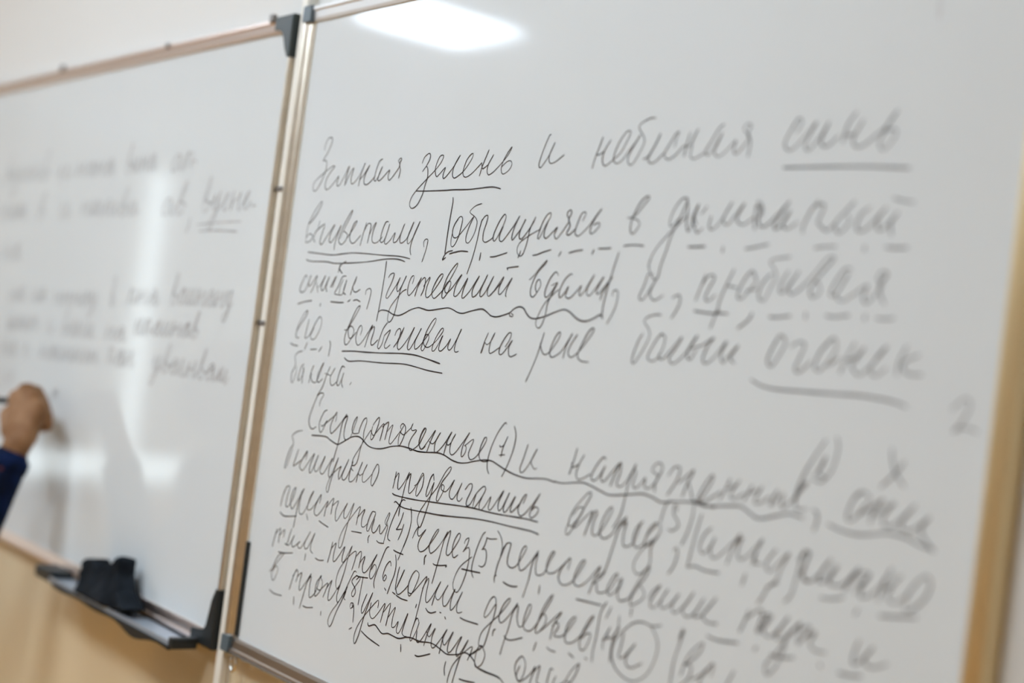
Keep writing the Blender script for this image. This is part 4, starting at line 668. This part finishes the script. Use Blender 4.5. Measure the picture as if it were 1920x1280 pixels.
# faint remains of a wiped-off stroke near the top
me = ink_mesh('wiped_mark', [[(1.063, .800), (1.060, .775), (1.061, .745)]], .004)
me.transform(Matrix.Translation(-Vector(RB.location)))
link('wiped_mark', me, M['ghost'], RB)

# --- left board
LX0, LX1 = -1.53, -.0665
LB = empty('whiteboard', ((LX0 + LX1) / 2, 0, Z0), 'whiteboard with faint blurred writing, above the pen tray with the black cloth', 'whiteboard')
LZ0, LZ1 = -.008, .854
panel(LX0, LX1, LZ0, LZ1, LB)
rail(LX1, LZ0 - .0195, LX1, LZ1 + .0195, (1, 0), M['alu'], LB, k=.74)
rail(LX0, LZ0 - .0195, LX0, LZ1 + .0195, (-1, 0), M['alu'], LB)
rail(LX0, LZ1, LX1, LZ1, (0, 1), M['alu_pink_refl'], LB)
rail(LX0, LZ0, LX1, LZ0, (0, -1), M['alu_pink_refl'], LB)
corner(LX1 + .0155, LZ1 + .021, -1, -1, M['corner_dark'], LB, arm=.055, arm_z=.062)
corner(LX1 + .0155, LZ0 - .021, -1, 1, M['black'], LB, arm=.07, arm_z=.085)
corner(LX0 - .021, LZ1 + .021, 1, -1, M['corner_dark'], LB, arm=.055, arm_z=.062)
corner(LX0 - .021, LZ0 - .021, 1, 1, M['black'], LB, arm=.07, arm_z=.085)
clip(-.118, LZ1 + .021, LB, .014, .012)
clip(-.485, LZ1 + .017, LB, .01, .008)
clip(-.972, LZ1 + .021, LB, .016, .012)
clip(-.655, LZ0 - .035, LB, .012, .012)
# pen tray: sloping shelf with an upturned front edge, black end caps and rubber strip
TX0, TX1 = -.585, -.10
TPROF = [(-.0088, LZ0 - .0185), (-.0088, LZ0 - .0222), (-.042, LZ0 - .0222), (-.047, LZ0 - .0185), (-.050, LZ0 - .0185),
         (-.050, LZ0 - .0262), (-.0088, LZ0 - .0262)]
bm = loft(bmesh.new(), [[(x, a, Z0 + b) for a, b in TPROF] for x in (TX0, TX1)])
TO = Vector(((TX0 + TX1) / 2, -.005, Z0 + LZ0 - .022))
tray = done(bm, 'pen_tray', M['tray'], None, TO)
tray.location = TO
tag(tray, 'grey metal pen tray with black ends clipped along the foot of the left whiteboard', 'pen tray')
bm = box(bmesh.new(), TX0 - .075, TX0 + .002, -.049, -.009, Z0 + LZ0 - .030, Z0 + LZ0 - .010, .004)
done(bm, 'end_cap', M['black'], tray)
bm = box(bmesh.new(), TX1 - .002, TX1 + .012, -.052, -.012, Z0 + LZ0 - .028, Z0 + LZ0 - .012, .003)
done(bm, 'end_cap', M['black'], tray)
bm = bmesh.new()
rings = []
for i in range(25):
    s = i / 24
    x = TX0 + .02 + (TX1 - TX0 - .02) * s
    sag = .006 * math.exp(-((s - .73) / .11) ** 2) + .0012 * math.sin(s * 19)
    z = Z0 + LZ0 - .0275 - sag
    rings.append([(x, -.052, z - .003 - sag * .4), (x, -.046, z - .003 - sag * .4), (x, -.046, z + .003 + sag), (x, -.052, z + .003 + sag)])
loft(bm, rings)
done(bm, 'rubber_edge', M['black'], tray)
for c in tray.children:
    c.location = -TO
write(LEFT_WORDS, LB, [M['ink_left'], M['ink_left']], .0024, .0024)

# ---------------------------------------------------------------- black wiping cloth crumpled on the pen tray
CL = Vector((-.48, -.030, Z0 + LZ0 - .0215))
# outline of the bundle seen from the front (x, z above the tray), then rumpled
CO = [(0.0075, 0.0495), (0.0232, 0.0575), (0.0535, 0.0621), (0.0913, 0.0494), (0.1227, 0.0653), (0.1394, 0.0791), (0.1543, 0.0785), (0.156, 0.0549), (0.1737, 0.0336), (0.2156, 0.0127), (0.1738, 0.0024), (0.0983, 0), (0.005, 0), (0.0192, 0.017)]
bm = prism(bmesh.new(), [(CL.x + a, CL.z + b) for a, b in CO], -.0455, -.0135)
cl = done(bm, 'wiping_cloth', M['cloth'], None, CL, smooth=True)
md = cl.modifiers.new('fuse', 'REMESH'); md.mode = 'VOXEL'; md.voxel_size = .0028
md = cl.modifiers.new('relax', 'SMOOTH'); md.iterations = 7
me = bpy.data.meshes.new_from_object(cl.evaluated_get(bpy.context.evaluated_depsgraph_get()))
cl.modifiers.clear()
cl.data = me
for v in me.vertices:
    x, y, z = v.co
    up = min(1, max(0, z / .05))
    # soft folds running diagonally over the bundle and finer creases
    f = noise.noise(Vector((x * 26 + z * 16, z * 10 - x * 14, 3.0)))
    r = 1 - abs(noise.noise(Vector((x * 30 - z * 34, z * 18 + 5, y * 12))))
    d = .011 * f + .010 * (r - .72)
    front = max(0.0, -v.normal.y)
    v.co.y = min(.0165, max(-.026, y + (-.6 * d - .010 * (1 - up) * front) * (1 if y < 0 else .3)))
    v.co.x = x + .006 * noise.noise(Vector((z * 40, x * 20, 7))) * up
    v.co.z = max(0, z + .005 * noise.noise(Vector((x * 40, y * 50, 1))) * up)
for p in me.polygons:
    p.use_smooth = True
cl.location = CL
tag(cl, 'crumpled black wiping cloth lying on the pen tray of the left whiteboard', 'cloth')

# ---------------------------------------------------------------- person writing on the left board
V = Vector
BX, BY = -1.0, -.47
PB = V((BX, BY, 0))
person = empty('person', PB, 'person in a navy long-sleeved top reaching up to write on the left whiteboard', 'person')
WRIST = V((-0.7026, -0.094, 1.2541))
MCP = [(V((-0.7539, -0.088, 1.3368)), 0.0135), (V((-0.7389, -0.079, 1.3512)), 0.0135), (V((-0.7234, -0.07, 1.3431)), 0.013), (V((-0.7064, -0.064, 1.3247)), 0.012)]
FINGERS = [[(V((-0.7539, -0.088, 1.3368)), 0.0135), (V((-0.7816, -0.058, 1.3532)), 0.0102), (V((-0.7883, -0.042, 1.3378)), 0.0088), (V((-0.8335, -0.028, 1.3212)), 0.0078)],
           [(V((-0.7389, -0.079, 1.3512)), 0.0135), (V((-0.7479, -0.054, 1.3508)), 0.0104), (V((-0.7486, -0.04, 1.334)), 0.009), (V((-0.7918, -0.03, 1.3154)), 0.008)],
           [(V((-0.7234, -0.07, 1.3431)), 0.013), (V((-0.7218, -0.048, 1.3302)), 0.01), (V((-0.7235, -0.038, 1.3102)), 0.0088), (V((-0.7629, -0.034, 1.2988)), 0.0078)],
           [(V((-0.7064, -0.064, 1.3247)), 0.012), (V((-0.7057, -0.046, 1.3086)), 0.0092), (V((-0.7085, -0.04, 1.2928)), 0.008), (V((-0.7356, -0.042, 1.2869)), 0.0072)],
           [(V((-0.7279, -0.1, 1.2785)), 0.016), (V((-0.7737, -0.094, 1.3041)), 0.0125), (V((-0.7946, -0.072, 1.3192)), 0.0112), (V((-0.8, -0.05, 1.3264)), 0.0092)]]
PEN_TIP = V((-0.8394, -0.0012, 1.3289))
PEN_TAIL = V((-0.8064, -0.105, 1.3246))

E_R = V((-.715, -.165, 1.035))       # right elbow
S_R = V((BX + .15, BY + .06, 1.17))       # right shoulder
S_L = V((BX - .15, BY - .01, 1.17))
E_L = V((BX - .20, BY - .03, .92))
W_L = V((BX - .19, BY + .04, .70))
HIP = .75
HEAD = V((BX + .01, BY + .045, 1.385))

bm = bmesh.new()
# trunk, neck, head
ellipsoid(bm, (BX, BY +0.000, 1.04), .130, .075, .17)
ellipsoid(bm, (BX, BY -0.005, HIP), .125, .085, .10)
chain(bm, [(V((BX, BY -0.003, .92)), .10), (V((BX, BY -0.005, .83)), .11)])
chain(bm, [(S_L, .05), (V((BX, BY +0.010, 1.19)), .06), (S_R, .05)])
chain(bm, [(V((BX, BY +0.010, 1.185)), .042), (HEAD + V((0, -.02, -.06)), .038)])
ellipsoid(bm, HEAD + V((0, -.012, .015)), .072, .088, .085)
ellipsoid(bm, HEAD + V((0, .022, -.045)), .052, .055, .055)
chain(bm, [(HEAD + V((0, .074, .012)), .007), (HEAD + V((0, .088, -.018)), .011)])           # nose
ellipsoid(bm, HEAD + V((0, .062, -.075)), .022, .018, .014)                                     # chin
for s in (-1, 1):
    ellipsoid(bm, HEAD + V((s * .073, -.005, -.008)), .010, .018, .028)                           # ears
# right arm up to the board
chain(bm, [(S_R, .045), (E_R, .034), (WRIST, .023)])
# left arm hanging
chain(bm, [(S_L, .045), (E_L, .034), (W_L, .022)])
chain(bm, [(W_L, .022), (W_L + V((.004, .012, -.05)), .024)])
for k, (dx, ln) in enumerate(((-.012, .03), (-.004, .036), (.004, .033), (.012, .026))):
    a = W_L + V((dx * .5 + .004, .012 + dx * 1.3, -.055))
    chain(bm, [(a, .0085), (a + V((.004, .006, -ln)), .0078), (a + V((.012, .014, -ln * 1.7)), .0068)])
a = W_L + V((.006, .026, -.025))
chain(bm, [(a, .010), (a + V((.006, .016, -.03)), .009), (a + V((.012, .018, -.05)), .0075)])
# legs
for s in (-1, 1):
    hx = BX + s * .065
    chain(bm, [(V((hx, BY -0.005, HIP)), .078), (V((hx + s * .01, BY +0.005, .43)), .05), (V((hx + s * .012, BY -0.010, .09)), .036)])
    chain(bm, [(V((hx + s * .012, BY -0.015, .05)), .034), (V((hx + s * .02, BY + .045, .035)), .03)])
# right hand: palm, knuckles and five bent fingers closed on the marker
for a in MCP:
    chain(bm, [(WRIST, .0225), (a[0], a[1])])
chain(bm, [(WRIST.lerp(MCP[0][0], .3), .018), (WRIST.lerp(MCP[3][0], .35), .017)])
heel = WRIST.lerp(MCP[3][0], .30) + V((.006, .005, 0))
chain(bm, [(WRIST + (E_R - WRIST) * .1, .0235), (WRIST, .0245), (heel, .0195), (MCP[3][0], .0145), (FINGERS[3][1][0], .0105)])
for f in FINGERS:
    chain(bm, f)
body = fused(bm, 'body', M['skin'], person, PB, voxel=.0032, smooth=3)

# hair
bm = bmesh.new()
ellipsoid(bm, HEAD + V((0, -.022, .024)), .074, .090, .078)
ellipsoid(bm, HEAD + V((0, -.055, -.03)), .070, .055, .085)
for s in (-1, 1):
    ellipsoid(bm, HEAD + V((s * .066, -.035, -.01)), .018, .045, .055)
hair = fused(bm, 'hair', M['hair'], person, PB, voxel=.006, smooth=2)
# eyes, brows, mouth
for s in (-1, 1):
    bm = bmesh.new(); ellipsoid(bm, HEAD + V((s * .030, .070, .012)), .012, .008, .007)
    e = done(bm, 'eye', M['eye'], person, PB, True)
    bm = bmesh.new(); ellipsoid(bm, HEAD + V((s * .030, .0765, .012)), .005, .003, .005)
    i_ = done(bm, 'iris', M['iris'], e, PB, True)
    bm = bmesh.new(); chain(bm, [(HEAD + V((s * .018, .076, .028)), .0028), (HEAD + V((s * .042, .068, .028)), .002)])
    done(bm, 'eyebrow', M['hair'], person, PB, True)
bm = bmesh.new(); ellipsoid(bm, HEAD + V((0, .073, -.048)), .020, .006, .005)
done(bm, 'mouth', M['lip'], person, PB, True)

# navy top with sleeves
bm = bmesh.new()
ellipsoid(bm, (BX, BY +0.000, 1.03), .147, .095, .19)
chain(bm, [(V((BX, BY -0.005, 1.04)), .118), (V((BX, BY -0.007, .74)), .125)])
for s in (-1, 1):
    chain(bm, [(V((BX + s * .055, BY - .003, .95)), .098), (V((BX + s * .06, BY - .004, .755)), .112)])
chain(bm, [(S_L, .062), (V((BX, BY +0.005, 1.18)), .078), (S_R, .062)])
CUFF = WRIST.lerp(E_R, .13)
chain(bm, [(S_R, .060), (E_R, .046), (CUFF, .0335)])
chain(bm, [(S_L, .060), (E_L, .046), (W_L.lerp(E_L, .12), .034)])
top_ = fused(bm, 'long_sleeved_top', M['navy'], person, PB, voxel=.005, smooth=2)
# cuff band
bm = bmesh.new()
d = (E_R - WRIST).normalized()
a = d.orthogonal().normalized(); b = d.cross(a)
rings = []
for (s, r) in ((.000, .0300), (.0015, .0335), (.010, .0350), (.022, .0358), (.024, .0340)):
    c = WRIST + d * (s + .016)
    rings.append([c + (a * math.cos(t) + b * math.sin(t)) * r for t in [2 * math.pi * k / 28 for k in range(28)]])
loft(bm, rings)
done(bm, 'cuff', M['navy'], top_, PB, True)
# trousers and shoes
bm = bmesh.new()
for s in (-1, 1):
    hx = BX + s * .065
    chain(bm, [(V((hx, BY -0.005, HIP)), .092), (V((hx + s * .01, BY +0.005, .43)), .067), (V((hx + s * .012, BY -0.007, .10)), .056)])
chain(bm, [(V((BX - .06, BY -0.005, .76)), .10), (V((BX + .06, BY -0.005, .76)), .10)])
fused(bm, 'trousers', M['trouser'], person, PB, voxel=.006, smooth=2)
for s in (-1, 1):
    fx = BX + s * .08
    bm = bmesh.new()
    chain(bm, [(V((fx, BY - .06, .055)), .046), (V((fx + s * .006, BY + .04, .042)), .040)])
    for v in bm.verts:
        v.co.z = max(v.co.z, .012)
    sh = done(bm, 'shoe', M['shoe'], person, PB, True)
    bm = box(bmesh.new(), fx - .042, fx + .045, BY - .107, BY + .082, 0, .014, .004)
    done(bm, 'sole', M['sole'], sh, PB)

# marker held in the right hand
mk = empty('marker', PEN_TIP, 'marker pen held in the hand of the person writing on the board', 'marker')
d = (PEN_TAIL - PEN_TIP).normalized()
P0 = PEN_TIP
bm = bmesh.new(); tube(bm, P0 + d * .006, P0 + d * .018, .0035, .0055)
done(bm, 'nib_cone', M['black'], mk, P0, True)
bm = bmesh.new(); tube(bm, P0 + d * .0006, P0 + d * .006, .0012, .002)
done(bm, 'felt_tip', M['black'], mk, P0, True)
bm = bmesh.new(); tube(bm, P0 + d * .018, P0 + d * .118, .0058, .0055)
done(bm, 'barrel', M['black'], mk, P0, True)
bm = bmesh.new(); tube(bm, P0 + d * .118, P0 + d * .126, .0057, .0045)
done(bm, 'end_plug', M['black'], mk, P0, True)
